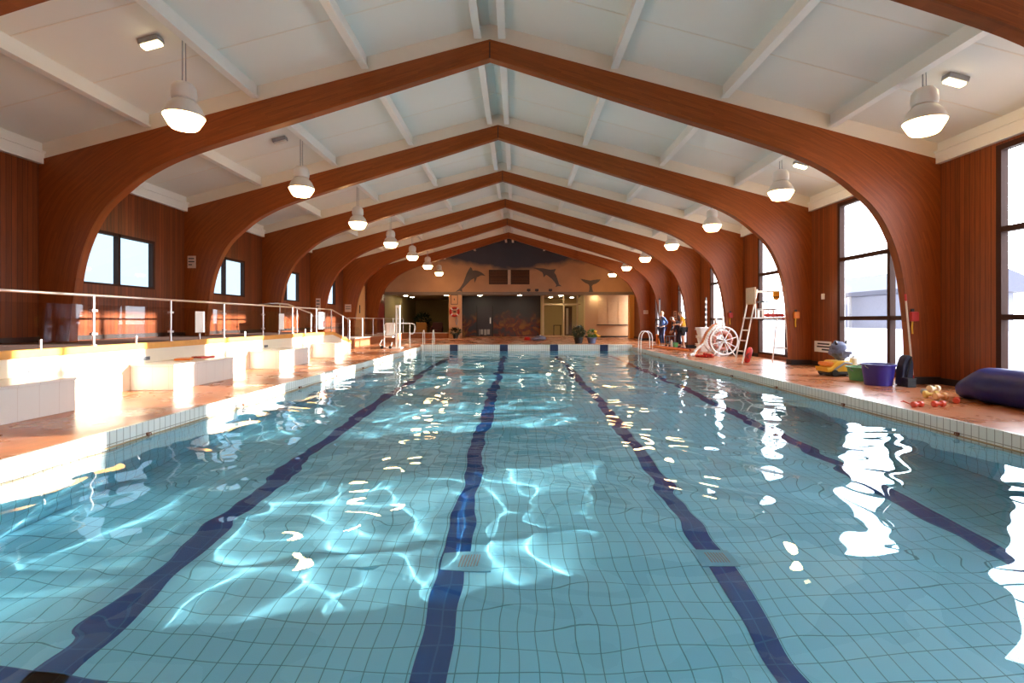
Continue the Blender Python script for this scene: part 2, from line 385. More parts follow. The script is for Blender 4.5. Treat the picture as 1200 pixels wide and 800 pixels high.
gl = N(nt, 'ShaderNodeBsdfGlass', IOR=1.333, Roughness=0.0); gl.inputs[0].default_value = (.97, 1, 1, 1)
nt.links.new(gl.outputs[0], nt.nodes['Material Output'].inputs[0]); me.materials.append(mw)
wo = bpy.data.objects.new('pool_water', me); COL.objects.link(wo); wo['kind'] = 'structure'
wo.cycles.is_caustics_caster = True
for o in list(pool.children_recursive): o.cycles.is_caustics_receiver = True

# ------------------------------------------------------------------ walls, windows, ceiling
LW, RW = [], []
for i in range(8):
    yf = ARCH_Y[i + 1]
    if i < 7: LW.append((yf - 3.68, yf - 1.22))
    RW.append((yf - 4.02, yf - 1.22))
LZ0, LZ1, RZ0, RZ1 = 2.14, 3.43, .12, 4.45
def wall_with_holes(x0, x1, holes, z0, z1):
    m = MB(); m.box(x0, x1, YN, YF, 0, z0); m.box(x0, x1, YN, YF, z1, 5.2)
    y = YN
    for a, c in holes: m.box(x0, x1, y, a, z0, z1); y = c
    m.box(x0, x1, y, YF, z0, z1); return m
LW = [w for w in LW if w[1] < 28.5]
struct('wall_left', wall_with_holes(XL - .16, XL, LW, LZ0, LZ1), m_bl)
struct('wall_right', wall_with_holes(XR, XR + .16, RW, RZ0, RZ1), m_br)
struct('wall_right_bounce_skin', wall_with_holes(XR + .162, XR + .2, RW, RZ0, RZ1), M('white_bounce_render', (.75, .76, .78), .8))  # unseen white outer skin, added so light bounced outside stays neutral
nwin = 0
def window(xc, y0, y1, z0, z1, mull, trans, fm, gm, w=.085):
    global nwin
    nwin += 1
    o = bpy.data.objects.new('window_%d' % nwin, None); COL.objects.link(o); o.location = (xc, (y0 + y1) / 2, z0); o['_o'] = tuple(o.location); o['kind'] = 'structure'
    m = MB(); a, c = xc - .07, xc + .06
    m.box(a, c, y0, y0 + w, z0, z1); m.box(a, c, y1 - w, y1, z0, z1); m.box(a, c, y0 + w, y1 - w, z0, z0 + w * .7); m.box(a, c, y0 + w, y1 - w, z1 - w, z1)
    for q in mull: m.box(a, c, q - w / 2, q + w / 2, z0, z1)
    for q in trans: m.box(a + .005, c - .005, y0, y1, q - w / 2, q + w / 2)
    m.build('frame', fm, o)
    B(xc - .006, xc + .006, y0 + .02, y1 - .02, z0 + .02, z1 - .02).build('glass_pane', gm, o)
m_frame = M('dark_brown_frame', (.045, .018, .012), .65, spec=.2)
for a, c in LW: window(XL - .06, a, c, LZ0, LZ1, [(a + c) / 2], [], m_frame, m_frost, .07)
for a, c in RW: window(XR + .06, a, c, RZ0, RZ1, [c - 1.9], [1.36, 2.93], m_frame, m_glass, .10)
struct('baseboard_left', B(XL, XL + .03, YN, 28.9, TZ, TZ + .10), m_plinth)
br = MB(); y = YN
for a, c in RW: br.box(XR - .03, XR, y, a, 0, .13); y = c
br.box(XR - .03, XR, y, YF, 0, .13); struct('baseboard_right', br, m_plinth)
struct('wall_near', B(XL - .16, XR + .16, YN - .2, YN, 0, 7.6), m_bx)
cl = MB()
xl, xr = XL - .5, XR + .5
cl.prism([(xl, ceilz(xl)), (XC, ceilz(XC)), (xr, ceilz(xr)), (xr, ceilz(xr) + .2), (XC, ceilz(XC) + .2), (xl, ceilz(xl) + .2)], 1, YN - .2, YF + .3)
ceil = struct('ceiling', cl, m_ceil)
# infill panels closing the gap from arch tops to ceiling
for i in range(2, 9):
    y0, y1 = ARCH_Y[i], ARCH_Y[i] + .2
    m = MB(); m.prism([(XL, roof(XL) + .003), (XC, roof(XC) + .003), (XR, roof(XR) + .003), (XR, ceilz(XR) - .001), (XC, ceilz(XC) - .001), (XL, ceilz(XL) - .001)], 1, y0 + .02, y1 - .02)
    struct('trim_%d' % (i + 1), m, m_infill)
def purlin(u, y0, y1):
    x = XC + u; zt = ceilz(x) + .02; sg = -1 if u > 0 else 1
    m = MB(); h = .25
    m.box(x - .035, x + .035, y0, y1, zt - h, zt); m.box(x - .075, x + .075, y0, y1, zt - h - .025, zt - h + .02)
    return m.build('purlin', m_white, ceil)
for i in range(1, 9):
    y0 = ARCH_Y[i] + .2; y1 = ARCH_Y[i + 1] if i < 8 else YF
    for u in (.25, 2.55, 4.8, 7.0): purlin(u, y0, y1); purlin(-u, y0, y1)
    for q in (1.5, 3.0):
        if i < 8:
            j = MB(); yy = y0 + q; d = .006
            j.prism([(XL, ceilz(XL) - d), (XC, ceilz(XC) - d), (XR, ceilz(XR) - d), (XR, ceilz(XR) + d), (XC, ceilz(XC) + d), (XL, ceilz(XL) + d)], 1, yy - .012, yy + .012)
            j.build('panel_joint', m_infill, ceil)
for s, xw, nm in ((1, XL, 'trim_1'), (-1, XR, 'trim_2')):
    m = MB(); z1 = ceilz(xw) + .05
    X = lambda d: (min(xw, xw + s * d), max(xw, xw + s * d))
    m.box(*X(.10), YN, YF, 4.50, 4.74); m.box(*X(.05), YN, YF, 4.74, z1); m.box(*X(.13), YN, YF, 4.72, 4.76)
    struct(nm, m, m_white)

# ------------------------------------------------------------------ timber arches
INN = [(8.62, 0), (8.60, .9), (8.53, 1.66), (8.40, 2.48), (8.17, 3.13), (7.88, 3.60), (7.51, 3.95), (7.04, 4.31), (6.32, 4.67), (5.13, 5.07), (3.98, 5.42), (2.0, 6.04), (0, 6.67)]
HW = 9.215
OUT = [(HW, 0), (HW, 1.0), (HW, 1.95), (HW, 2.9), (HW, 3.65), (HW, 4.15), (HW, roof(XC + HW)), (8.3, None), (7.2, None), (5.6, None), (4.2, None), (2.1, None), (0, None)]
OUT = [(u, APEX - SLOPE * u if z is None else z) for u, z in OUT]
def catmull(P, n):
    o = []
    for i in range(len(P) - 1):
        p0, p1, p2, p3 = P[max(i - 1, 0)], P[i], P[i + 1], P[min(i + 2, len(P) - 1)]
        for k in range(n):
            t = k / n
            o.append(tuple(.5 * (2 * b + (c - a) * t + (2 * a - 5 * b + 4 * c - d) * t * t + (3 * b - a - 3 * c + d) * t ** 3) for a, b, c, d in zip(p0, p1, p2, p3)))
    return o + [P[-1]]
def lerp(P, n):
    o = []
    for i in range(len(P) - 1):
        for k in range(n): o.append(tuple(a + (b - a) * k / n for a, b in zip(P[i], P[i + 1])))
    return o + [P[-1]]
inn, out = catmull(INN, 4), lerp(OUT, 4)
def arch_half(sg):
    m = MB(); n = len(inn); s = 0; U = []
    for k in range(n):
        if k: s += math.dist(inn[k], inn[k - 1])
        U.append(s)
    vs = []
    for k in range(n):
        for (u, z) in (inn[k], out[k]):
            for y in (0, .2): vs.append((XC + sg * u, y, z))
    fs, uv = [], []
    for k in range(n - 1):
        a, b = 4 * k, 4 * k + 4
        dk, dl = math.dist(inn[k], out[k]), math.dist(inn[k + 1], out[k + 1])
        for y in (0, 1):
            fs.append((a + y, b + y, b + 2 + y, a + 2 + y)); uv.append([(U[k], 0), (U[k + 1], 0), (U[k + 1], dl), (U[k], dk)])
        fs.append((a, a + 1, b + 1, b)); uv.append([(U[k], 0), (U[k], .018), (U[k + 1], .018), (U[k + 1], 0)])
        fs.append((a + 2, b + 2, b + 3, a + 3)); uv.append([(U[k], dk - .018), (U[k + 1], dl - .018), (U[k + 1], dl), (U[k], dk)])
    fs.append((0, 2, 3, 1)); uv.append([(0, 0), (0, .5), (.2, .5), (.2, 0)])
    e = 4 * (n - 1); fs.append((e, e + 1, e + 3, e + 2)); uv.append([(0, 0)] * 4)
    m.add(vs, fs, uv); return m
ordn = ['nearest', 'second nearest', 'third nearest', 'fourth nearest', 'fifth nearest', 'sixth nearest', 'farthest']
arch0 = None
for i in range(2, 9):
    lab = ['curved timber arch overhead cut off by the top corners of the photo', 'large curved timber arch framing the whole hall, in front of all others', 'curved timber arch directly behind the largest fully visible arch', 'curved timber arch third in line after the largest front arch', 'curved timber arch fourth in line after the largest front arch', 'curved timber arch fifth in line, next to last before the dolphin gable', 'smallest curved timber arch, closest to the dolphin gable'][i - 2]
    if arch0 is None:
        arch0 = thing('timber_arch', (XC, 0, 0), lab, 'arch', 'laminated timber arches')
        for sg in (-1, 1):
            h = arch_half(sg); h.build('arch_half', m_arch, arch0)
            x0, x1 = sorted((XC + sg * 8.59, XC + sg * 9.2)); B(x0, x1, -.03, .23, 0, .15).build('plinth', m_plinth, arch0)
        B(XC - .012, XC + .012, -.004, .0, 6.67, 7.0).build('apex_joint', m_plinth, arch0)
        arch0.location = (XC, ARCH_Y[i], 0)
    else: dup(arch0, (XC, ARCH_Y[i], 0), lab)

# ------------------------------------------------------------------ lamps
def pendant(x, z, label, grp):
    t = thing('pendant_lamp', (x, 0, z - .205), label, 'pendant lamp', grp)
    MB().lathe([(.05, z - .205), (.19, z - .20), (.215, z - .175), (.285, z - .05), (.30, z - .015), (.29, z)], (x, 0, 0), 28).build('lamp_lens', m_lens, t, smooth=True)
    MB().lathe([(.306, z - .012), (.308, z + .01), (.29, z + .05), (.25, z + .15), (.19, z + .22), (.155, z + .25)], (x, 0, 0), 28).build('lamp_shade', m_housing, t, smooth=True)
    MB().lathe([(.145, z + .25), (.18, z + .27), (.19, z + .34), (.18, z + .46), (.13, z + .53), (.05, z + .56)], (x, 0, 0), 24).build('gear_housing', m_housing, t, smooth=True)
    zc = ceilz(x) - .015
    m = MB(); m.tube([(x - .03, 0, z + .55), (x - .03, 0, zc)], .009, 6); m.tube([(x + .03, 0, z + .55), (x + .02, 0, zc)], .007, 6)
    m.build('hanging_cable', m_grey, t); return t
WORDS = ['first', 'second', 'third', 'fourth', 'fifth', 'sixth', 'seventh']
for side, x, z in (('left', -5.46, 4.65), ('right', 6.68, 4.565)):
    first = None
    for k in range(7):
        lab = 'white bell pendant lamp glowing orange, %s from the front in the %s row' % (WORDS[k], side)
        yy = ARCH_Y[k + 2] + 2.5
        g = 'pendant lamps of the %s row' % side
        if first is None: first = pendant(x, z, lab, g); first.location.y = yy
        else: dup(first, (x, yy, z - .205), lab)
def bulkhead(x, lab, lens, y):
    t = thing('bulkhead_light', (x, y, ceilz(x)), lab, 'ceiling light', 'small bulkhead lights on the ceiling')
    zz = ceilz(x); rot = Matrix.Translation((x, y, zz)) @ Matrix.Rotation(math.atan(SLOPE) * (1 if x > XC else -1), 4, 'Y')
    MB().cbox((0, 0, -.05), (.34, .17, .09)).xform(rot).build('light_body', m_grey, t, bevel=.012)
    MB().cbox((0, 0, -.115), (.30, .13, .05)).xform(rot).build('diffuser', lens, t, bevel=.015)
for k in range(3):
    yy = ARCH_Y[k + 2] + 2.5
    bulkhead(-6.02, ['lit rectangular bulkhead light on the upper left ceiling', 'unlit grey bulkhead light on left ceiling behind the nearest pendant lamp', 'unlit bulkhead light on left ceiling, third along and smallest in view'][k], m_bulk if k == 0 else m_bulkoff, yy)
    bulkhead(7.2, ['lit rectangular bulkhead light on the upper right ceiling', 'lit bulkhead light on right ceiling behind the largest right arch curve', 'unlit bulkhead light on right ceiling, third along and smallest in view'][k], m_bulk if k < 2 else m_bulkoff, yy)

# ------------------------------------------------------------------ outside
struct('exterior_ground', B(XR + .3, 120, -60, 120, -.4, -.06), M('pale_paving', (.62, .60, .58), .9, scale=.6))
struct('exterior_ground_left', B(-120, XL - .3, -60, 120, -.4, -.06), M('lawn_far', (.35, .38, .30), .9, scale=.6))
struct('sun_block_wall', B(11.0, 11.25, -12, 60, -.1, 1.05), M('sun_block_wall_render', (.55, .58, .68), .8, scale=1.5))  # low wall added outside, height set to block the low sun
def pavilion():
    m = MB(); m.box(26, 32, 33, 47, -.1, 3.2); m.build('wall', M('pale_render', (.26, .26, .33), .8), pv)
    m = MB(); m.prism([(25.0, 3.1), (33, 3.1), (33, 3.4), (29, 5.0), (25.0, 3.4)], 1, 31.5, 48); m.build('roof', M('slate_roof', (.10, .10, .14), .7), pv)
    for k in range(3): MB().box(25.3, 25.5, 33 + k * 6, 33.2 + k * 6, -.1, 3.1).build('post', M('pavilion_post', (.4, .38, .4), .7) if k == 0 else bpy.data.materials['pavilion_post'], pv)
pv = thing('pavilion', (29, 40, -.06), 'low pavilion with grey pitched roof seen hazily through the right windows', 'building'); pavilion()
#@@PART3
# ------------------------------------------------------------------ raised terrace on the left
RY0, RY1, LTZ, LTX = 20.05, 22.2, .43, -8.05      # ramp, low terrace beyond it
ter = thing('terrace', ((XL + TX) / 2, 12, 0), 'long raised cream terrace with orange timber edge along the left wall', 'terrace')
FX = XC - 8.56     # front of the arch legs, the floor is notched round them
def ramp_poly(y0, y1, z0, dz):
    P = [(y0, z0 if z0 is not None else topz(y0) - .12)]
    ys_ = [y0] + [y for y in (RY0,) if y0 < y < y1] + [y1]
    bot = [(y, 0 if z0 is not None else topz(y) - .12) for y in ys_]; top = [(y, topz(y) - dz) for y in ys_]
    return bot + top[::-1]
def topz(y): return TZ if y <= RY0 else LTZ + (TZ - LTZ) * (RY1 - y) / (RY1 - RY0)
YT = YN + .01
MB().prism(ramp_poly(YT, RY1, 0, .12), 0, TX - .16, TX - .02).build('front_wall', m_cream, ter)
MB().prism(ramp_poly(YT, RY1, None, 0), 0, TX - .14, TX + .015).build('edge_trim', m_trim, ter)
tf = MB().prism(ramp_poly(YT, RY1, None, .015), 0, FX + .01, TX - .142)
gaps = [YT] + [v for y in ARCH_Y if YT < y < RY1 for v in (y - .05, y + .25)] + [RY1]
for k in range(0, len(gaps), 2): tf.prism(ramp_poly(gaps[k], gaps[k + 1], None, .015), 0, XL + .035, FX + .01)
tf.build('terrace_floor', m_carpet, ter)
low = thing('low_terrace', (-9, 30, 0), 'low brown clad plinth beyond the ramp at the far left', 'terrace')
m_brick = M('red_brown_brick', (.36, .12, .04), .5, var=.2)
B(LTX - .14, LTX, RY1 + .01, YF - .08, 0, LTZ - .03).build('plinth_wall', m_brick, low)
lc_ = MB().box(FX + .01, LTX + .02, RY1 + .01, YF - .08, LTZ - .03, LTZ)
gaps = [RY1 + .01] + [v for y in ARCH_Y if RY1 < y for v in (y - .05, y + .25)] + [YF - .08]
for k in range(0, len(gaps), 2): lc_.box(XL + .01, FX + .01, gaps[k], gaps[k + 1], LTZ - .03, LTZ)
lc_.build('plinth_cap', m_bench, low)
# benches
def bench(y0, y1, label):
    t = thing('tiled_bench', (-6.8, (y0 + y1) / 2, 0), label, 'bench', 'white tiled benches')
    B(TX - .02 + .003, -6.40, y0, y1, 0, .44).build('bench_body', m_bench, t, bevel=.008)
    B(TX - .02 + .003, -6.385, y0 - .015, y1 + .015, .44, .482).build('bench_top', m_bench, t, bevel=.01)
    return t
bench(5.1, 7.42, 'white tiled bench block nearest the camera, cut off at left edge')
bench(9.55, 11.55, 'white tiled bench block with orange and red kickboards on top')
bench(13.8, 15.7, 'white tiled bench block third along the terrace wall')
bench(18.0, 18.9, 'short white tiled bench block last along the terrace, before the ramp')
for y, l in ((7.62, 'small grey vent low on terrace wall above the nearest bench'), (9.95, 'small grey vent low on terrace wall above the second bench'), (14.7, 'small grey vent low on terrace wall above the third bench')):
    t = thing('wall_vent', (TX, y, .55), l, 'vent', 'grey vents along the terrace wall')
    B(TX - .02, TX - .005, y - .10, y + .10, .53, .60).build('vent_plate', m_grey, t); m = MB()
    for k in range(3): m.box(TX - .01, TX + .005, y - .085, y + .085, .54 + k * .02, .55 + k * .02)
    m.build('slat', m_black, t)
def kickboard(loc, rot, mat, label, tilt=0):
    t = thing('kickboard', loc, label, 'kickboard', 'foam kickboards on the second bench')
    P = [(-.14, -.2), (.14, -.2), (.14, .1)] + [(.14 * math.cos(R(a)), .1 + .11 * math.sin(R(a))) for a in range(15, 180, 15)] + [(-.14, .1)]
    m = MB().prism(P, 2, 0, .035); m.xform(Matrix.Translation(loc) @ Matrix.Rotation(rot, 4, 'Z') @ Matrix.Rotation(tilt, 4, 'X'))
    m.build('board', mat, t, bevel=.006)
    m = MB().prism([(-.10, -.12), (.10, -.12), (.10, -.09), (-.10, -.09)], 2, .034, .037); m.xform(Matrix.Translation(loc) @ Matrix.Rotation(rot, 4, 'Z') @ Matrix.Rotation(tilt, 4, 'X'))
    m.build('stripe', m_paper, t); return t
kickboard((-6.95, 10.7, .483), .35, m_orange, 'orange foam kickboard lying flat on the second tiled bench')
kickboard((-6.90, 11.3, .483), -.3, m_red, 'red foam kickboard lying on far end of the second tiled bench')

# glass balustrade along the terrace
bx = TX - .06
rail = thing('glass_balustrade', (bx, 12, TZ), 'long glass balustrade with steel posts and rail along the terrace edge', 'balustrade')
ps = [2.93, 4.88, 6.83, 8.78, 10.73, 12.68, 14.63, 16.55, 18.5, 20.0, 21.3, 22.15]
MB().tube([(bx, ps[0], TZ + .86), (bx, RY0, TZ + .86), (bx, RY1 + .05, LTZ + .88)], .024, 10).build('handrail', m_steel, rail, smooth=True)
for i, y in enumerate(ps):
    z = topz(y) + (0 if y <= RY0 else .012); o = MB().tube([(bx, y, z + .002), (bx, y, z + .86)], .02, 8).build('post', m_steel, rail, smooth=True)
    MB().lathe([(.045, z + .002), (.045, z + .014)], (bx, y, 0), 12).build('post_foot', m_steel, o)
    for q in (.20, .60): B(bx - .03, bx + .03, y - .06, y + .06, z + q - .022, z + q + .022).build('glass_clamp', m_steel, o, bevel=.008)
    if i + 1 < len(ps):
        y2 = ps[i + 1]; z2 = topz(y2)
        MB().prism([(y + .04, z + .10), (y2 - .04, z2 + .10), (y2 - .04, z2 + .70), (y + .04, z + .70)], 0, bx - .006, bx + .006).build('glass_panel', m_bal, rail)
        if y2 - y > 1.6: MB().tube([(bx, (y + y2) / 2, z + .002), (bx, (y + y2) / 2, z + .14)], .018, 8).build('glass_spigot', m_steel, rail)
def notice(name, c, w, h, mat, label, axis, lines, group=None, t=.008, face=1, hdr=None):
    """flat notice: axis 0 = faces +-x, axis 1 = faces -y; lines = list of (u0,u1,v0,v1,material) strips on its face"""
    o = thing(name, c, label, 'sign', group)
    def bx_(u0, u1, v0, v1, d0, d1):
        if axis == 0: return B(min(c[0] + face * d0, c[0] + face * d1), max(c[0] + face * d0, c[0] + face * d1), c[1] + u0, c[1] + u1, c[2] + v0, c[2] + v1)
        return B(c[0] + u0, c[0] + u1, c[1] - d1, c[1] - d0, c[2] + v0, c[2] + v1)
    bx_(-w / 2, w / 2, -h / 2, h / 2, 0, t).build('sheet', mat, o)
    for u0, u1, v0, v1, mm in lines: bx_(u0 * w, u1 * w, v0 * h, v1 * h, t, t + .002).build('printing', mm, o)
    return o
m_ink = M('black_print', (.04, .04, .05), .6); m_redink = M('red_print', (.6, .05, .04), .6)
def textrows(n, u=.40, v0=.38, step=.14, hh=.045, mm=None):
    rr = random.Random(n); return [(-u, -u + (.8 if k % 3 < 2 else .5) * rr.uniform(.85, 1) * u / .4, v0 - k * step - hh, v0 - k * step + hh, mm or m_ink) for k in range(n)]
notice('notice', (bx + .008, 11.7, 1.27), .34, .48, m_paper, 'blank white sheet on the glass balustrade above the second bench', 0, [])
notice('notice', (bx + .008, 15.75, 1.27), .34, .48, m_paper, 'blank white sheet on the glass balustrade above the third bench', 0, [])
notice('notice', (bx + .03, 18.95, 1.30), .66, .62, m_paper, 'white notice with red lettering on the railing before the ramp', 0, [(-.4, .4, -.12, -.06, m_redink), (-.4, .35, -.24, -.17, m_redink), (-.32, .4, -.37, -.30, m_redink), (-.12, .12, .12, .36, m_ink)])
# second handrail on the ramp, wall side
rr = thing('ramp_handrail', (-8.9, 20.6, TZ), 'curved steel handrail sloping down behind the glass beside the ramp', 'handrail')
MB().tube([(-9.5, 18.8, TZ + 1.0), (-9.1, 18.85, TZ + 1.06), (-8.95, 19.1, TZ + 1.07), (-8.9, 19.9, TZ + 1.06), (-8.9, 22.15, LTZ + 1.18), (-8.9, 22.3, LTZ + 1.05)], .028, 10).build('rail', m_steel, rr, smooth=True)
for y in (19.2, 20.7, 22.1): MB().tube([(-8.9, y, topz(y) + .004), (-8.9, y, topz(y) + 1.05 + (0 if y < 22 else .08))], .02, 8).build('post', m_steel, rr, smooth=True)
# low terrace glass rail
rl = thing('glass_railing', (LTX - .08, 28, LTZ), 'low glass railing with grey posts on the far plinth left of the hoist', 'railing')
yy = [24.6, 26.9, 28.9, 31.2, 33.6, 36.5]
MB().tube([(LTX - .08, yy[0], LTZ + 1.0), (LTX - .08, yy[-1], LTZ + 1.0)], .02, 8).build('handrail', m_steel, rl, smooth=True)
for i, y in enumerate(yy):
    MB().tube([(LTX - .08, y, LTZ), (LTX - .08, y, LTZ + 1.0)], .02, 8).build('post', m_steel, rl, smooth=True)
    if i: B(LTX - .085, LTX - .075, yy[i - 1] + .05, y - .05, LTZ + .08, LTZ + .9).build('glass_panel', m_bal, rl)
# notices on the left arches / wall
def on_arch(i, x, z, w, h, label, lines, mat=None): return notice('notice', (x, ARCH_Y[i] - .001, z), w, h, mat or m_paper, label, 1, lines)
m_note = M('cream_paper', (.70, .52, .42), .6, var=.03)
on_arch(4, -9.56, 3.02, .24, .36, 'small cream notice on second left arch leg beside the window', textrows(3, v0=.28, step=.25), m_note)
on_arch(6, -9.40, 2.05, .22, .6, 'narrow cream notice on fourth left arch leg', textrows(3, v0=.3, step=.25), m_note)
on_arch(7, -9.5, 2.00, .35, .42, 'small square notice on fifth left arch leg', textrows(2, v0=.2, step=.3), m_note)
# openings on the far left wall
m_tan = M('tan_door_paint', (.62, .34, .14), .5, var=.05)
d = bpy.data.objects.new('door_1', None); COL.objects.link(d); d.location = (XL, 31.1, LTZ); d['_o'] = tuple(d.location); d['kind'] = 'structure'
B(XL + .002, XL + .06, 29.6, 32.7, LTZ + .01, 3.5).build('door_leaf', m_tan, d)
MB().tube([(XL + .10, 31.5, 1.75), (XL + .10, 31.5, 2.25)], .03, 6).build('door_handle', m_dark, d)
m_rdoor = M('dark_red_door', (.22, .02, .015), .4)
d = bpy.data.objects.new('door_2', None); COL.objects.link(d); d.location = (XL, 36.3, LTZ); d['_o'] = tuple(d.location); d['kind'] = 'structure'
B(XL + .002, XL + .06, 34.6, 37.4, LTZ + .01, 2.55).build('door_leaf', m_rdoor, d)
B(XL + .06, XL + .07, 35.0, 35.9, 1.5, 2.2).build('door_panel', M('faded_red', (.35, .09, .07), .5), d)
#@@
# ------------------------------------------------------------------ gable wall and the rooms under it
GY, LZ, YB = YF, 3.32, 43.2
def px(x, y): return x  # readability
m_mural, nt, b = newmat('painted_gable')
tc = N(nt, 'ShaderNodeTexCoord'); sp = N(nt, 'ShaderNodeSeparateXYZ'); nt.links.new(tc.outputs['Object'], sp.inputs[0])
no = N(nt, 'ShaderNodeTexNoise', Scale=.9, Detail=6); nt.links.new(tc.outputs['Object'], no.inputs['Vector'])
ax = N(nt, 'ShaderNodeMath', operation='ADD'); ax.inputs[1].default_value = .3; nt.links.new(sp.outputs[0], ax.inputs[0])
ab = N(nt, 'ShaderNodeMath', operation='ABSOLUTE'); nt.links.new(ax.outputs[0], ab.inputs[0])
q = N(nt, 'ShaderNodeMath', operation='MULTIPLY_ADD'); q.inputs[1].default_value = -.16; nt.links.new(ab.outputs[0], q.inputs[0]); nt.links.new(sp.outputs[2], q.inputs[2])
q2 = N(nt, 'ShaderNodeMath', operation='MULTIPLY_ADD'); q2.inputs[1].default_value = 1.1; nt.links.new(no.outputs[0], q2.inputs[0]); nt.links.new(q.outputs[0], q2.inputs[2])
mr = N(nt, 'ShaderNodeMapRange'); mr.inputs[1].default_value = 5.30; mr.inputs[2].default_value = 5.75; nt.links.new(q2.outputs[0], mr.inputs[0])
mx = N(nt, 'ShaderNodeMix', data_type='RGBA'); mx.inputs[6].default_value = (.50, .29, .165, 1); mx.inputs[7].default_value = (.05, .06, .095, 1)
nt.links.new(mr.outputs[0], mx.inputs[0])
mr2 = N(nt, 'ShaderNodeMapRange'); mr2.inputs[3].default_value = .75; mr2.inputs[4].default_value = 1.2; nt.links.new(no.outputs[0], mr2.inputs[0])
vm = N(nt, 'ShaderNodeVectorMath', operation='SCALE'); nt.links.new(mx.outputs[2], vm.inputs[0]); nt.links.new(mr2.outputs[0], vm.inputs['Scale'])
nt.links.new(vm.outputs[0], b.inputs['Base Color']); b.inputs['Roughness'].default_value = .7
g = MB(); g.prism([(XL, LZ + .05), (XR, LZ + .05), (XR, ceilz(XR)), (XC, ceilz(XC)), (XL, ceilz(XL))], 1, GY, GY + .2)
struct('wall_far', g, m_mural)
struct('trim_10', B(XL, XR, GY - .06, GY + .24, LZ - .12, LZ + .10), M('grey_lintel_paint', (.22, .17, .14), .6))
m_peach = M('peach_wall_paint', (.70, .40, .22), .6, var=.05); m_buff = M('buff_wall_paint', (.55, .44, .22), .6, var=.05); m_dim = M('dim_green_wall_paint', (.42, .34, .15), .7)
X_ = lambda p, y=GY: (p - 606) * y / 600
# rooms: left dark lounge, mural lobby, glazed corridor, right shutter
struct('ceiling_far', B(XL - .2, XR + .2, GY + .2, 52, LZ, LZ + .15), M('lobby_ceiling_paint', (.35, .28, .22), .7))
struct('wall_lounge', B(XL - .3, X_(527), 50, 50.2, 0, LZ), m_dim)
struct('wall_lounge_left', B(XL - .3, XL - .16, GY, 50, 0, LZ), m_dim)
pl_ = MB(); pl_.box(X_(526), X_(540.5), GY - .05, GY + .6, 0, LZ - .12); struct('pillar_1', pl_, m_peach)
pl_ = MB(); pl_.box(X_(738), X_(749), GY - .05, GY + .6, 0, LZ - .12); struct('pillar_2', pl_, M('amber_pillar_paint', (.75, .40, .10), .6, var=.05))
struct('wall_right_return', B(X_(749), XR, GY, GY + .2, 0, LZ), m_br)
struct('wall_lounge_right', B(X_(526), X_(528), GY + .6, 50, 0, LZ), m_dim)
mm_, nt, b = newmat('undersea_mural')
tc = N(nt, 'ShaderNodeTexCoord'); sp = N(nt, 'ShaderNodeSeparateXYZ'); nt.links.new(tc.outputs['Object'], sp.inputs[0])
n1 = N(nt, 'ShaderNodeTexNoise', Scale=1.1, Detail=6); nt.links.new(tc.outputs['Object'], n1.inputs['Vector'])
n2 = N(nt, 'ShaderNodeTexNoise', Scale=1.6, Detail=4, Distortion=1.2); nt.links.new(tc.outputs['Object'], n2.inputs['Vector'])
hz = N(nt, 'ShaderNodeMath', operation='MULTIPLY_ADD'); hz.inputs[1].default_value = 2.4; nt.links.new(n1.outputs[0], hz.inputs[0])
hn = N(nt, 'ShaderNodeMath', operation='MULTIPLY'); hn.inputs[1].default_value = -1; nt.links.new(sp.outputs[2], hn.inputs[0]); nt.links.new(hn.outputs[0], hz.inputs[2])
mr = N(nt, 'ShaderNodeMapRange'); mr.inputs[1].default_value = -.7; mr.inputs[2].default_value = .2; nt.links.new(hz.outputs[0], mr.inputs[0])
cr = N(nt, 'ShaderNodeValToRGB'); e = cr.color_ramp.elements; e[0].color = (.05, .05, .06, 1); e[1].color = (.28, .12, .035, 1); e[0].position = .36; e[1].position = .64
x_ = e.new(.5); x_.color = (.16, .04, .03, 1); nt.links.new(n2.outputs[0], cr.inputs[0])
mx = N(nt, 'ShaderNodeMix', data_type='RGBA'); mx.inputs[6].default_value = (.05, .05, .055, 1); nt.links.new(mr.outputs[0], mx.inputs[0]); nt.links.new(cr.outputs[0], mx.inputs[7])
nt.links.new(mx.outputs[2], b.inputs['Base Color']); b.inputs['Roughness'].default_value = .6
YM = 42.0
struct('wall_mural', B(X_(527.5, YM), X_(634, YM), YM, YM + .15, 0, LZ), mm_)
dx0, dx1 = X_(559.5, YM), X_(577, YM)
d = bpy.data.objects.new('door_3', None); COL.objects.link(d); d.location = ((dx0 + dx1) / 2, YM, 0); d['_o'] = tuple(d.location); d['kind'] = 'structure'
m_ddoor = M('charcoal_door_paint', (.05, .045, .055), .5)
B(dx0, dx1, YM - .06, YM - .002, .02, 2.4).build('door_leaf', m_ddoor, d)
B(dx0 - .07, dx0, YM - .08, YM - .002, 0, 2.5).build('door_frame', m_black, d); B(dx1, dx1 + .07, YM - .08, YM - .002, 0, 2.5).build('door_frame', m_black, d)
MB().tube([(dx1 - .16, YM - .12, 1.05), (dx1 - .16, YM - .12, 1.55)], .05, 8).build('door_handle', m_paper, d)
mk = MB()
for k, (u, w) in enumerate(((.15, .05), (.27, .2), (.55, .2), (.80, .22))): mk.box(dx0 + u, dx0 + u + w, YM - .066, YM - .06, .12 + .05 * (k % 2), .58)
mk.build('kick_plate_mark', M('grey_door_marking', (.45, .43, .42), .5), d)
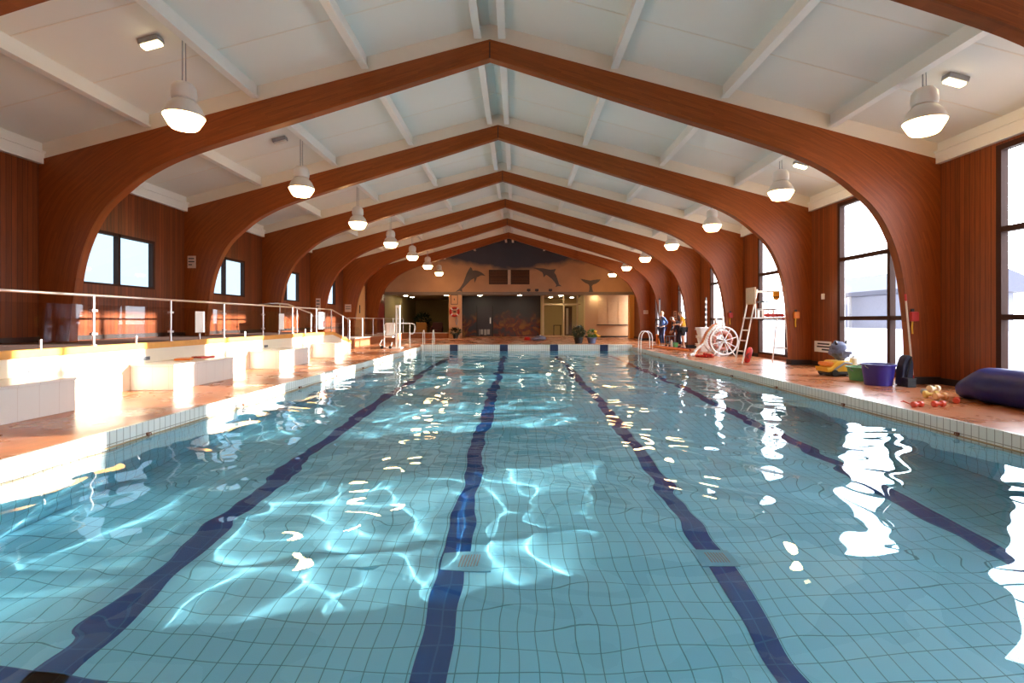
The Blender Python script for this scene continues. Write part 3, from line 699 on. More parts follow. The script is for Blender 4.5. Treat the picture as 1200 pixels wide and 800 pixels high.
# glazed corridor
YG = 41.5; cx0, cx1 = X_(636, YG), X_(684.5, YG)
struct('wall_corridor', B(cx0, cx1, 47, 47.2, 0, LZ), m_buff)
struct('wall_corridor_left', B(cx0 - .15, cx0, YG, 47, 0, LZ), m_buff); struct('wall_corridor_right', B(cx1, cx1 + .15, YG, 47, 0, LZ), m_buff)
c = bpy.data.objects.new('window_20', None); COL.objects.link(c); c.location = ((cx0 + cx1) / 2, YG, 0); c['_o'] = tuple(c.location); c['kind'] = 'structure'
m_cf = M('cream_frame_paint', (.72, .58, .36), .5)
f = MB()
for p in (636.5, 660.5, 676.5, 683.5): x = X_(p, YG); f.box(x - .06, x + .06, YG - .05, YG + .05, 0, LZ)
f.box(cx0, cx1, YG - .05, YG + .05, 0, .1); f.box(cx0, cx1, YG - .05, YG + .05, 2.55, 2.68); f.build('frame', m_cf, c)
B(cx0, cx1, YG - .006, YG + .006, .1, LZ).build('glass_pane', m_glass, c)
d = bpy.data.objects.new('door_4', None); COL.objects.link(d); x0, x1 = X_(662.5, YG), X_(673.5, YG); d.location = ((x0 + x1) / 2, YG + 2, 0); d['_o'] = tuple(d.location); d['kind'] = 'structure'
B(x0, x1, YG + 2, YG + 2.06, 0, 2.5).build('door_leaf', M('dark_door_stain', (.09, .05, .03), .4), d)
B(x0 + .25, x0 + .45, YG + 1.985, YG + 2, .15, 2.35).build('door_glass', M('pale_door_glass', (.75, .78, .74), .2), d)
st = thing('side_table', (X_(653, YG + 3), YG + 3, 0), 'small dark table standing inside the glazed corridor', 'table')
q = X_(653, YG + 3); B(q - .35, q + .35, YG + 2.8, YG + 3.2, .86, .92).build('table_top', m_dark, st)
for sx in (-.3, .3):
    for sy in (-.15, .15): B(q + sx - .03, q + sx + .03, YG + 3 + sy - .03, YG + 3 + sy + .03, 0, .86).build('leg', m_dark, st)
# right shutter panel
YS = 39.6; sx0, sx1 = X_(685.5, YS), X_(738, YS)
struct('wall_shutter', B(sx0, sx1, YS, YS + .1, 0, LZ), M('beige_wall_paint', (.52, .33, .19), .6, var=.04))
struct('wall_shutter_side', B(sx0 - .1, sx0, YS, YG + .1, 0, LZ), m_buff)
sh = thing('roller_shutter', ((sx0 + sx1) / 2, YS, .95), 'beige panelled shutter at the far right below the whale tail', 'shutter')
a0 = X_(700, YS)
for k in range(3):
    w = (sx1 - .15 - a0) / 3; B(a0 + k * w + .03, a0 + (k + 1) * w - .03, YS - .04, YS - .002, 1.0, 2.75).build('shutter_panel', M('beige_shutter', (.55, .35, .20), .5) if k == 0 else bpy.data.materials['beige_shutter'], sh)
B(a0 - .05, sx1 - .1, YS - .12, YS - .002, .93, 1.0).build('sill', m_dark, sh)
struct('baseboard_far', B(sx0, sx1, YS - .03, YS, 0, .12), m_plinth)
# lounge ledge and lounge furniture
ld = thing('lounge_parapet', (X_(500), GY, 0), 'low brick parapet with pale cap under the dark lounge opening', 'parapet')
B(LTX + .03, X_(525.5), GY - .02, GY + .18, 0, .36).build('brick_face', m_brick, ld); B(LTX + .03, X_(525.5), GY - .05, GY + .2, .36, .41).build('cap', m_bench, ld)
def lounge_chair(x, y, mat, label):
    t = thing('lounge_armchair', (x, y, 0), label, 'chair')
    B(x - .45, x + .45, y - .4, y + .4, .28, .5).build('seat', mat, t, bevel=.05); B(x - .45, x + .45, y + .25, y + .45, .5, 1.15).build('backrest', mat, t, bevel=.06)
    for s in (-.5, .4): B(x + s, x + s + .1, y - .4, y + .4, .28, .75).build('armrest', mat, t, bevel=.03)
    for sx in (-.38, .38):
        for sy in (-.33, .33): B(x + sx - .03, x + sx + .03, y + sy - .03, y + sy + .03, 0, .28).build('leg', m_dark, t)
lounge_chair(X_(493, 43), 43, M('amber_upholstery', (.45, .20, .05), .7), 'amber armchair in the dark lounge behind the parapet')
lounge_chair(X_(512, 45), 45, M('maroon_upholstery', (.12, .03, .03), .7), 'maroon armchair in the dark lounge near the pillar')
def plant(name, c, pot_r, pot_h, crown, leafmat, potmat, label, n, seed, leaf=.22, flower=None):
    rr = random.Random(seed); t = thing(name, c, label, 'plant')
    MB().lathe([(pot_r * .72, c[2]), (pot_r, c[2] + pot_h), (pot_r * 1.08, c[2] + pot_h), (pot_r * 1.08, c[2] + pot_h + .03), (pot_r * .9, c[2] + pot_h + .03), (pot_r * .88, c[2] + pot_h - .01)], (c[0], c[1], 0), 18).build('pot', potmat, t, smooth=True)
    MB().tube([(c[0], c[1], c[2] + pot_h - .02), (c[0] + .02, c[1], c[2] + pot_h + crown[2] * .6)], [.03, .015], 6).build('stem', m_dark, t)
    m = MB(); zc = c[2] + pot_h + crown[2] * .95
    for k in range(n):
        v = Vector((rr.gauss(0, 1), rr.gauss(0, 1), rr.gauss(0, 1))).normalized(); s = rr.uniform(.55, 1)
        p = Vector((c[0] + v.x * crown[0] * s, c[1] + v.y * crown[1] * s, zc + v.z * crown[2] * s)); L = leaf * rr.uniform(.7, 1.2)
        d = (v + Vector((rr.gauss(0, .5), rr.gauss(0, .5), rr.gauss(0, .5)))).normalized(); w = d.cross(Vector((0, 0, 1)) if abs(d.z) < .9 else Vector((1, 0, 0))).normalized() * L * .28; nn = d.cross(w).normalized() * L * .08
        m.add([p, p + d * L * .5 + w + nn, p + d * L, p + d * L * .5 - w + nn, p + d * L * .5 - nn], [(0, 1, 4), (1, 2, 4), (2, 3, 4), (3, 0, 4)])
    m.build('foliage', leafmat, t)
    if flower:
        m = MB()
        for k in range(10): m.ball((c[0] + flower + rr.uniform(-.16, .16), c[1] - .1 + rr.uniform(-.1, .1), c[2] + pot_h + rr.uniform(.05, .4)), rr.uniform(.04, .07), 8, 6)
        m.build('blossom', m_yellow, t, smooth=True)
m_leafd = M('dark_leaf', (.03, .05, .022), .5, var=.4); m_leaf = M('fresh_leaf', (.09, .18, .03), .5, var=.3)
plant('potted_shrub', (X_(678, 29), 29, 0), .26, .30, (.34, .34, .34), m_leafd, m_black, 'dark round potted shrub on the far pool deck', 420, 3, .16)
plant('flower_pot', (X_(693.5, 29.4), 29.4, 0), .28, .30, (.2, .2, .24), m_leaf, M('slate_blue_glaze', (.13, .16, .28), .35), 'slate blue flower pot with green plant and yellow blossoms', 110, 5, .2, .28)
plant('potted_shrub', (X_(534, 37.2), 37.2, 0), .22, .3, (.35, .3, .22), m_leafd, m_black, 'dark plant pot at the foot of the lifebuoy pillar', 200, 9, .2)
# lounge palm
plant('potted_palm', (X_(495, 47), 47, 0), .3, .9, (.7, .5, .5), m_leafd, m_black, 'tall dark plant at the back of the lounge', 160, 13, .4)
# heap of things on the far deck
hp = thing('inflatable_toy', (X_(631, 33), 33, 0), 'grey blue deflated inflatable lying on the far deck below the mural', 'pool toy')
MB().ball((X_(633, 33), 33, .17), (.42, .3, .17), 14, 8).ball((X_(628, 33), 32.9, .12), (.3, .25, .12), 12, 8).build('body', M('slate_vinyl', (.16, .17, .24), .4), hp, smooth=True)
MB().lathe([(.05, .3), (.05, .37), (.03, .38)], (X_(633, 33), 33, 0), 8).build('valve', m_paper, hp)
t = thing('coiled_rope', (X_(620, 33), 33, 0), 'small red coil lying on the far deck beside the inflatable', 'rope')
MB().tube([(X_(618, 33) + .22 * math.cos(k * .5) * (1 - k * .008), 33 + .2 * math.sin(k * .5), .04 + .004 * k) for k in range(45)], .03, 6).build('coil', m_red, t, smooth=True)
# lifebuoy on pillar
lbx, lbz = X_(533), 1.95
t = thing('lifebuoy', (lbx, GY - .12, lbz), 'red lifebuoy hanging on the pale pillar with rope below', 'lifebuoy')
ri = MB(); ri.tube([(lbx + .30 * math.cos(2 * math.pi * k / 28), GY - .15, lbz + .30 * math.sin(2 * math.pi * k / 28)) for k in range(28)], .085, 10, closed=True); ri.build('ring', m_red, t, smooth=True)
MB().box(lbx - .1, lbx + .1, GY - .12, GY - .055, lbz - .05, lbz + .05).build('bracket', m_dark, t)
for a in (45, 135, 225, 315):
    ca, sa = math.cos(R(a)), math.sin(R(a)); MB().tube([(lbx + ca * .30 - sa * .05, GY - .15, lbz + sa * .30 + ca * .05), (lbx + ca * .30 + sa * .05, GY - .15, lbz + sa * .30 - ca * .05)], .092, 10).build('band', m_paper, t)
MB().tube([(lbx + .1, GY - .12, lbz - .3), (lbx + .22, GY - .1, lbz - .7), (lbx + .15, GY - .08, lbz - 1.0), (lbx + .05, GY - .1, lbz - .6)], .025, 6).build('rope', m_grey, t)
m = MB(); x, z = X_(532.5), 2.85
for a, b_, c_, d_ in ((-.26, -.22, -.36, .36), (.22, .26, -.36, .36), (-.26, .26, -.36, -.32), (-.26, .26, .32, .36)): m.box(x + a, x + b_, GY - .075, GY - .055, z + c_, z + d_)
t = thing('notice', (x, GY - .06, z), 'dark framed square notice above the lifebuoy on the pillar', 'sign'); m.build('frame', m_ddoor, t)
B(x - .22, x + .22, GY - .065, GY - .052, z - .32, z + .32).build('sheet', m_peach, t); B(x - .03, x + .03, GY - .068, GY - .065, z - .05, z + .08).build('printing', m_ddoor, t)
# louvred vents in the gable
lv = thing('louvre_panel', (X_(596), GY, 4.5), 'brown double louvre panel in the middle of the painted gable', 'louvre')
for p0, p1 in ((573, 595), (598.5, 620.5)):
    x0, x1 = X_(p0), X_(p1); z0, z1 = 3.98, 5.05
    fr_ = MB(); fr_.box(x0, x1, GY - .06, GY - .002, z0, z0 + .06); fr_.box(x0, x1, GY - .06, GY - .002, z1 - .06, z1); fr_.box(x0, x0 + .06, GY - .06, GY - .002, z0, z1); fr_.box(x1 - .06, x1, GY - .06, GY - .002, z0, z1); fr_.box(x0, x1, GY - .05, GY - .002, 4.48, 4.53)
    fr_.build('frame', m_dark, lv)
    B(x0 + .05, x1 - .05, GY - .012, GY - .002, z0 + .05, z1 - .05).build('back_board', m_dark, lv)
    sl = MB()
    for k in range(9):
        z = z0 + .09 + k * .105; sl.prism([(GY - .055, z), (GY - .045, z), (GY - .012, z + .07), (GY - .022, z + .07)], 0, x0 + .06, x1 - .06)
    sl.build('slats', M('brown_louvre', (.13, .055, .03), .5) if p0 == 573 else bpy.data.materials['brown_louvre'], lv)
B(X_(595), X_(598.5), GY - .05, GY - .002, 3.98, 5.05).build('mullion', M('pale_mullion', (.5, .36, .26), .5), lv)
# painted dolphins and whale tail (flat painted cut-outs on the gable)
m_dol = M('grey_dolphin_paint', (.10, .085, .085), .6, var=.25, scale=2)
def fish(name, pts, label):
    P = [(X_(a), 1.3 + (375.5 - b_) * GY / 600) for a, b_ in pts]
    t = MB().prism(P, 1, GY - .015, GY - .002).build(name, m_dol, None, origin=(sum(p[0] for p in P) / len(P), GY - .008, min(p[1] for p in P)))
    return tag(t, label, 'mural')
fish('painted_dolphin', [(533.5, 342), (538, 338.5), (540, 336), (543, 331), (545, 325.5), (547, 320), (549.5, 315.5), (551.5, 312.8), (552.8, 314), (554, 317), (557, 316.6), (560.5, 317.4), (564, 319), (567, 321.2), (569, 323.2), (566, 322.6), (563.5, 322.6), (561, 324), (559, 324.6), (557.8, 328), (556, 331.5), (555.8, 327.5), (555.5, 326), (551.5, 328), (548.5, 331.5), (545, 335), (541.5, 338.5), (541.8, 342), (538.5, 340.6)], 'dark grey dolphin painted leaping left of the louvre panel')
fish('painted_dolphin', [(624, 313.6), (629, 313.8), (632, 314.2), (636, 314.2), (640, 315), (645, 316), (648, 315.6), (651.5, 315), (650.5, 317.4), (649.5, 319.2), (651.5, 322), (653, 326), (654.2, 330), (655.2, 333), (658.5, 335.4), (654.5, 335.2), (651, 336.2), (652, 333.6), (650, 330.5), (646.5, 326.5), (642, 323), (640, 322), (637, 325), (636.5, 321.5), (635.5, 319), (632, 317), (629, 315.6)], 'grey dolphin painted diving right of the louvre panel')
fish('painted_whale_tail', [(680, 326.5), (684, 327.2), (688, 328), (692, 328.6), (695, 328), (699, 327.4), (704, 327.2), (701.5, 330.2), (698, 332.4), (695, 333.4), (693.6, 335), (694.2, 339), (695.5, 343), (689.8, 343), (690.6, 339), (690.6, 335), (689.6, 333), (686, 331.5), (683, 329.4)], 'dark whale tail painted above the lintel at the right of the gable')
for p_, q_, nm in ((619.5, 340.3, 'left'), (629, 340.3, 'middle'), (645, 341.0, 'right')):
    t = thing('gable_floodlight', (X_(p_), GY - .02, 3.46), 'small dark floodlight on the lintel, %s of three' % {'left': 'leftmost', 'middle': 'middle', 'right': 'rightmost'}[nm], 'light', 'small floodlights on the lintel')
    B(X_(p_) - .13, X_(p_) + .13, GY - .13, GY - .05, 3.46, 3.64).build('head', m_ddoor, t, bevel=.02); B(X_(p_) - .03, X_(p_) + .03, GY - .055, GY - .02, 3.421, 3.47).build('bracket', m_ddoor, t)
# downlights
for p_, y, lab in ((475.5, 41.0, 'round lit downlight in the lounge soffit, leftmost'), (483, 43.5, 'lit downlight in the lounge soffit, second and a little deeper'), (523.5, 40.5, 'lit downlight in the lounge soffit beside the lifebuoy pillar'), (562.5, 40.6, 'lit downlight in front of the charcoal door'), (609, 40.3, 'lit downlight in front of the undersea mural right half'), (657.5, 40.6, 'lit downlight at the head of the glazed corridor'), (698, 39.2, 'lit downlight in front of the beige shutter'), (645.5, 43.6, 'lit downlight inside the glazed corridor on the left'), (670, 44.0, 'lit downlight inside the glazed corridor above the door')):
    t = thing('downlight', (X_(p_, y), y, LZ - .05), lab, 'ceiling light', 'downlights under the far ceiling')
    MB().lathe([(.17, LZ - .035), (.21, LZ - .02), (.21, LZ - .001)], (X_(p_, y), y, 0), 20).build('rim', m_housing, t); MB().lathe([(.10, LZ - .06), (.165, LZ - .045), (.168, LZ - .034)], (X_(p_, y), y, 0), 20).build('diffuser', m_down, t)
#@@
# ------------------------------------------------------------------ pool side equipment
def G(p, q): y = 780 / (q - 375.5); return ((p - 606) * y / 600, y)      # photo point on the deck -> x, y
# pool lift with seat, left far corner
hx, hy = -5.72, 24.0
t = thing('pool_lift', (hx, hy, 0), 'white pool access lift with mast and seat at the far left pool corner', 'pool lift')
B(hx - .35, hx + .35, hy - .35, hy + .35, 0, .06).build('base_plate', m_wmetal, t, bevel=.01)
m = MB(); m.tube([(hx + .08, hy - .06, .06), (hx + .08, hy - .06, 1.95)], .045, 10); m.tube([(hx + .22, hy - .06, .06), (hx + .22, hy - .06, 1.85), (hx + .18, hy - .06, 1.97)], .035, 10); m.box(hx + .04, hx + .26, hy - .1, hy - .02, 1.9, 2.02)
m.build('mast', m_wmetal, t, smooth=True)
MB().tube([(hx + .08, hy - .06, 1.1), (hx - .2, hy - .15, 1.12), (hx - .25, hy - .15, .75)], .03, 8).build('lift_arm', m_wmetal, t, smooth=True)
s = B(hx - .42, hx - .02, hy - .4, hy + .02, .52, .58).build('seat', m_paper, t, bevel=.02); B(hx - .42, hx - .02, hy - .04, hy + .02, .6, 1.2).build('backrest', m_paper, t, bevel=.02)
MB().tube([(hx - .42, hy - .35, .1), (hx - .42, hy - .35, .8), (hx - .42, hy, .8)], .018, 8).build('armrest', m_wmetal, t, smooth=True)
MB().tube([(hx - .5, hy - .4, .42), (hx - .62, hy - .4, .2), (hx - .5, hy - .4, .08), (hx - .1, hy - .4, .08), (hx - .05, hy - .4, .3)], .02, 8).build('footrest', m_wmetal, t, smooth=True)
for s in (-.5, -.12): MB().lathe([(.07, -.02), (.07, .02)], (hx + s, hy - .45, .072), 14, axis=1).build('wheel', m_black, t)
t = thing('handrail', (-5.5, 24.35, 0), 'white looped tube handrail behind the pool lift', 'handrail')
MB().tube([(-6.3, 24.35, .002), (-6.3, 24.35, 1.1), (-6.2, 24.35, 1.17), (-5.0, 24.35, 1.17), (-4.90, 24.35, 1.12), (-4.86, 24.35, 1.0), (-4.88, 24.35, .75), (-4.97, 24.35, .68), (-5.1, 24.35, .66)], .026, 8).build('rail', m_wmetal, t, smooth=True)
MB().tube([(-5.1, 24.35, .002), (-5.1, 24.35, 1.17)], .022, 8).build('post', m_wmetal, t, smooth=True)
# ladders
def ladder(cx, cy, axis, sg, label):
    t = thing('pool_ladder', (cx, cy, .002), label, 'ladder', 'pool ladders')
    for o in (-.24, .24):
        P = [(.42, .003), (.42, .5), (.36, .72), (.22, .82), (.06, .80), (-.05, .66), (-.10, .4), (-.10, -.6), (-.10, -1.2)]
        pts = [(cx + sg * a, cy + o, z) if axis == 0 else (cx + o, cy + sg * a, z) for a, z in P]
        if axis == 1: pts = [(x, y, z + (.10 if k == 0 else 0)) for k, (x, y, z) in enumerate(pts)]
        MB().tube(pts, .021, 8).build('rail', m_wmetal, t, smooth=True)
    for k in range(3):
        z = -.25 - .3 * k; a = sg * -.10
        (B(cx + a - .04, cx + a + .04, cy - .24, cy + .24, z, z + .025) if axis == 0 else B(cx - .24, cx + .24, cy + a - .04, cy + a + .04, z, z + .025)).build('tread', m_wmetal, t)
ladder(PXR - .02, 23.4, 0, 1, 'white tube pool ladder on the right edge near the far end')
ladder(-4.42, PY1 + .0, 1, 1, 'steel tube pool ladder in the far left corner beside the lift')
# lifeguard chair
t = thing('lifeguard_chair', (7.6, 15.9, 0), 'tall white lifeguard chair with sloping ladder and guard frame by the windows', 'lifeguard chair')
for y in (15.65, 16.15): MB().tube([(6.88, y, 0), (7.34, y, 2.25)], .024, 8).build('ladder_rail', m_wmetal, t, smooth=True)
for z in (.35, .68, 1.0): x = 6.88 + z * .2044; MB().tube([(x, 15.65, z), (x, 16.15, z)], .02, 8).build('rung', m_wmetal, t, smooth=True)
B(7.14, 8.5, 15.45, 16.2, 1.36, 1.40).build('platform', m_wmetal, t)
m = MB(); m.box(7.235, 7.275, 15.6, 16.2, 1.80, 2.32)
m.build('front_board', M('pale_slatted_board', (.66, .52, .38), .6, var=.15, scale=14), t)
B(7.5, 7.95, 15.68, 16.12, 1.62, 1.67).build('seat', m_grey, t, bevel=.015)
MB().box(7.55, 7.6, 15.72, 15.77, 1.4, 1.62).box(7.55, 7.6, 16.03, 16.08, 1.4, 1.62).box(7.85, 7.9, 15.72, 15.77, 1.4, 1.62).box(7.85, 7.9, 16.03, 16.08, 1.4, 1.62).build('seat_stand', m_wmetal, t)
for y in (15.66, 16.1): B(7.42, 7.75, y - .03, y + .03, 1.86, 1.90).build('armrest', m_black, t, bevel=.01); MB().tube([(7.5, y, 1.4), (7.5, y, 1.86)], .015, 8).build('armrest_post', m_wmetal, t, smooth=True)
for y in (15.65, 16.15):
    MB().tube([(8.32 if y < 16 else 8.05, y, 0), (8.2, y, 1.36), (8.18, y, 2.2)], .022, 8).build('leg', m_wmetal, t, smooth=True)
    MB().tube([(7.33, y, 2.2), (8.18, y, 2.2)], .018, 8).build('guard_rail', m_wmetal, t, smooth=True)
MB().tube([(8.18, 15.65, 2.2), (8.18, 16.15, 2.2)], .018, 8).build('guard_rail', m_wmetal, t, smooth=True)
MB().tube([(8.27, 15.65, .45), (8.10, 16.15, .45)], .018, 8).build('rung', m_wmetal, t, smooth=True)
def tube_thing(name, loc, label, cat, parts, group=None):
    t = thing(name, loc, label, cat, group)
    for nm, pts, r, mat in parts: MB().tube(pts, r, 10).build(nm, mat, t, smooth=True)
    return t
tube_thing('rescue_tube', (8.0, 15.72, 1.44), 'red rescue tube lying on the lifeguard chair platform', 'rescue tube', [('float', [(7.5, 15.53, 1.462), (7.55, 15.53, 1.462), (8.05, 15.53, 1.462), (8.1, 15.53, 1.462)], [.03, .055, .055, .03], m_red), ('strap', [(7.98, 15.48, 1.44), (8.02, 15.43, 1.40), (7.98, 15.43, 1.25), (8.03, 15.43, 1.2), (8.05, 15.43, 1.34)], .012, m_red)])
t = thing('life_vest', (7.95, 15.6, 1.9), 'yellow vest hanging from the lifeguard chair guard rail', 'vest')
MB().prism([(7.80, 2.18), (7.98, 2.18), (8.0, 2.05), (7.96, 1.93), (7.82, 1.93), (7.79, 2.05)], 1, 15.57, 15.62).build('vest_body', m_yellow, t, bevel=.015); B(7.79, 7.99, 15.565, 15.57, 2.0, 2.03).build('belt', m_black, t)
tube_thing('rescue_buoy', (7.12, 15.85, 0), 'red rescue buoy standing on deck behind the lifeguard chair ladder', 'buoy', [('float', [(7.10, 15.85, .0), (7.12, 15.85, .06), (7.2, 15.85, .40), (7.22, 15.85, .47)], [.05, .09, .09, .04], m_red), ('handle', [(7.12, 15.75, .14), (7.05, 15.74, .22), (7.15, 15.75, .3)], .014, m_black)])
# lane rope reel
rx, ry, rz, RR = 7.55, 19.0, .56, .50
t = thing('lane_rope_reel', (rx, ry, 0), 'large reel wound with pink and white lane ropes beside the right arch leg', 'reel')
for y in (ry - .33, ry + .33):
    o = MB().tube([(rx + RR * math.cos(2 * math.pi * k / 32), y, rz + RR * math.sin(2 * math.pi * k / 32)) for k in range(32)], .03, 8, closed=True).build('flange', m_wmetal, t, smooth=True)
    for k in range(4):
        a = math.pi * k / 4 + .3; MB().tube([(rx + RR * math.cos(a), y, rz + RR * math.sin(a)), (rx - RR * math.cos(a), y, rz - RR * math.sin(a))], .016, 6).build('spoke', m_wmetal, o, smooth=True)
    MB().tube([(rx - .42, y * 1, .0), (rx, y + (.05 if y > ry else -.05), rz), (rx + .42, y, .0)], .025, 8).build('stand_leg', m_wmetal, t, smooth=True)
MB().tube([(rx, ry - .45, rz), (rx, ry + .45, rz)], .04, 10).build('axle', m_steel, t, smooth=True)
pink = M('faded_pink_float', (.72, .34, .28), .45); m_or2 = M('orange_float', (.80, .30, .08), .45)
def rope(mb, pts, r, L):
    """string of float discs along a path"""
    pts = [Vector(p) for p in pts]; d = [0]
    for a, b in zip(pts, pts[1:]): d.append(d[-1] + (b - a).length)
    n = int(d[-1] / L)
    for k in range(n):
        s_ = (k + .5) * L; i = next(j for j in range(len(d) - 1) if d[j + 1] >= s_); f = (s_ - d[i]) / (d[i + 1] - d[i])
        p = pts[i].lerp(pts[i + 1], f); v = (pts[i + 1] - pts[i]).normalized(); yield p, v
for j in range(5):
    y = ry - .24 + .12 * j; r_ = .31 + .05 * (j % 2)
    pa = [(rx + r_ * math.cos(a * .2), y + .01 * a * .2, rz + r_ * math.sin(a * .2)) for a in range(34)]
    mb = MB()
    for p, v in rope(mb, pa, .05, .075): mb.tube([p - v * .03, p + v * .03], .058, 8)
    mb.build('wound_rope', (pink, m_paper, m_or2, pink, m_red)[j], t)
for j, (y, xe, mat, lab) in enumerate(((ry - .2, 6.50, m_paper, 'white lane rope trailing from the reel to the deck'), (ry - .05, 6.62, m_or2, 'orange lane rope trailing from the reel to the deck'), (ry + .10, 6.74, pink, 'pink lane rope trailing from the reel to the deck'))):
    pa = [(rx - .08, y, rz + .62), (rx - .3, y, rz + .52), (rx - .52, y, rz + .25), (rx - .68, y, rz - .1), (xe + .05, y - .02, .22), (xe - .03, y - .04, .06), (xe - .12, y - .06, .055), (xe - .2, y - .08, .055)]
    t2 = thing('lane_rope', (xe, y, 0), lab, 'lane rope', 'lane ropes on the right deck'); mb = MB()
    for p, v in rope(mb, pa, .05, .085): mb.tube([p - v * .034, p + v * .034], .052, 8)
    mb.build('floats', mat, t2); MB().tube(pa, .012, 6).build('cable', m_steel, t2)
for pa, mat, lab in (([(6.45, 25.0, .05), (6.7, 24.2, .05), (6.75, 23.2, .05), (7.0, 22.2, .05), (7.2, 21.4, .05)], m_or2, 'orange lane rope laid out along the right deck near the people'), ([(6.75, 25.0, .05), (7.0, 24.0, .05), (7.05, 23.2, .05), (7.35, 22.4, .05), (7.3, 21.6, .05)], m_red, 'red lane rope laid out along the right deck nearer the windows'), ([(6.35, 18.2, .05), (6.65, 17.9, .05), (6.95, 18.1, .05), (6.75, 18.32, .06), (6.6, 18.05, .12), (6.85, 17.8, .07)], m_red, 'red lane rope heaped on the deck in front of the reel')):
    t2 = thing('lane_rope', pa[0][:2] + (0,), lab, 'lane rope', 'lane ropes on the right deck'); mb = MB()
    for p, v in rope(mb, pa, .05, .085): mb.tube([p - v * .034, p + v * .034], .048, 8)
    mb.build('floats', mat, t2); MB().tube(pa, .012, 6).build('cable', m_steel, t2)
# white storage tubs stacked behind the reel
def tub(z, dx, label):
    x, y = 7.95 + dx, 21.5; t = thing('storage_tub', (x, y, z), label, 'tub', 'white storage tubs behind the reel')
    m = MB(); v = []
    for hx_, hy_, q in ((.30, .22, 0), (.36, .28, .30)): v += [(x - hx_, y - hy_, z + q), (x + hx_, y - hy_, z + q), (x + hx_, y + hy_, z + q), (x - hx_, y + hy_, z + q)]
    m.add(v, [(0, 1, 2, 3), (0, 1, 5, 4), (1, 2, 6, 5), (2, 3, 7, 6), (3, 0, 4, 7), (4, 5, 6, 7)]); m.build('tub_body', m_paper, t, bevel=.012)
    B(x - .38, x + .38, y - .30, y + .30, z + .301, z + .335).build('lid', m_paper, t, bevel=.01)
    MB().tube([(x - .35, y - .1, z + .24), (x - .44, y - .1, z + .26), (x - .44, y + .1, z + .26), (x - .35, y + .1, z + .24)], .016, 6).build('handle', m_paper, t, smooth=True)
tub(0, 0, 'white lidded storage tub at the bottom of the stack behind the reel'); tub(.337, .03, 'white lidded storage tub in the middle of the stack behind the reel'); tub(.674, .0, 'white lidded storage tub on top of the stack behind the reel')
def floor_cone(x, y, h, mat, label):
    t = thing('marker_cone', (x, y, 0), label, 'cone', 'tall white cones by the window')
    B(x - .17, x + .17, y - .17, y + .17, 0, .04).build('base', mat, t, bevel=.01); MB().lathe([(.13, .04), (.025, h), (.0, h + .01)], (x, y, 0), 16).build('cone', mat, t, smooth=True)
floor_cone(7.98, 20.6, 1.5, m_paper, 'tall white marker cone beside the chair stack'); floor_cone(8.34, 20.75, 1.55, m_paper, 'tall white marker cone closest to the window pane')
t = thing('striped_pole', (8.18, 22.2, 0), 'black and white banded pole standing against the right wall', 'pole')
MB().tube([(8.18, 22.2, 0), (8.18, 22.2, 2.3)], .035, 8).build('pole', m_black, t)
for k in range(9): MB().tube([(8.18, 22.2, .3 + k * .22), (8.18, 22.2, .40 + k * .22)], .038, 8).build('band', m_paper, t)
t = thing('grey_pole', (7.9, 28.4, 0), 'plain dark grey pole upright beside the far right arch leg', 'pole')
MB().tube([(7.9, 28.4, 0), (7.9, 28.4, 2.45)], .05, 8).build('shaft', m_grey, t); MB().tube([(7.9, 28.4, 2.45), (7.9, 28.4, 2.52)], .06, 8).build('cap', m_black, t)
# small crates and trolley near the people
def crate(c, d, mat, label, name='plastic_crate'):
    x, y = c; w, l, h = d; t = thing(name, (x, y, 0), label, 'crate'); m = MB()
    m.box(x - w / 2, x + w / 2, y - l / 2, y + l / 2, 0, .03); k = .025
    for z0, z1 in ((.06, .06 + h * .35), (.1 + h * .35, h)): m.box(x - w / 2, x - w / 2 + k, y - l / 2, y + l / 2, z0, z1).box(x + w / 2 - k, x + w / 2, y - l / 2, y + l / 2, z0, z1).box(x - w / 2, x + w / 2, y - l / 2, y - l / 2 + k, z0, z1).box(x - w / 2, x + w / 2, y + l / 2 - k, y + l / 2, z0, z1)
    for sx in (-1, 1):
        for sy in (-1, 1): m.box(x + sx * (w / 2 - .03) - .03, x + sx * (w / 2 - .03) + .03, y + sy * (l / 2 - .03) - .03, y + sy * (l / 2 - .03) + .03, 0, h)
    m.build('crate_body', mat, t); B(x - w / 2 - .01, x + w / 2 + .01, y - l / 2 - .01, y + l / 2 + .01, h - .02, h + .02).build('rim', mat, t)
crate((7.85, 28.0), (.42, .4, .52), m_orange, 'orange plastic crate on the deck left of the standing person')
tx, ty = 7.75, 25.6
t = thing('equipment_trolley', (tx, ty, 0), 'low black equipment trolley between the people', 'trolley')
for z in (.16, .5): B(tx - .24, tx + .24, ty - .3, ty + .3, z, z + .03).build('shelf', m_black, t)
for sx in (-.22, .22):
    for sy in (-.28, .28): MB().tube([(tx + sx, ty + sy, .08), (tx + sx, ty + sy, .72 if sx > 0 else .54)], .015, 6).build('upright', m_grey, t); MB().lathe([(.05, -.015), (.05, .015)], (tx + sx, ty + sy, .05), 12, axis=1).build('wheel', m_black, t)
def bucket(c, r, h, mat, label, handle=None, hm=None):
    x, y = c; t = thing('bucket', (x, y, 0), label, 'bucket')
    MB().lathe([(r * .80, .0), (r * .98, h * .93), (r * 1.06, h * .93), (r * 1.06, h), (r * .96, h), (r * .93, h * .9), (r * .77, .02)], (x, y, 0), 28).build('tub', mat, t, smooth=True)
    MB().tube([(x + r * 1.04 * math.cos(R(a)), y - .05 - r * .25 * math.sin(R(a)), h - .03 - r * .35 * math.sin(R(a))) for a in range(0, 181, 15)], .009, 6).build('handle', hm or m_grey, t, smooth=True)
    return t
bucket((7.42, 24.0), .13, .27, m_green, 'small green bucket beside the stooping person')
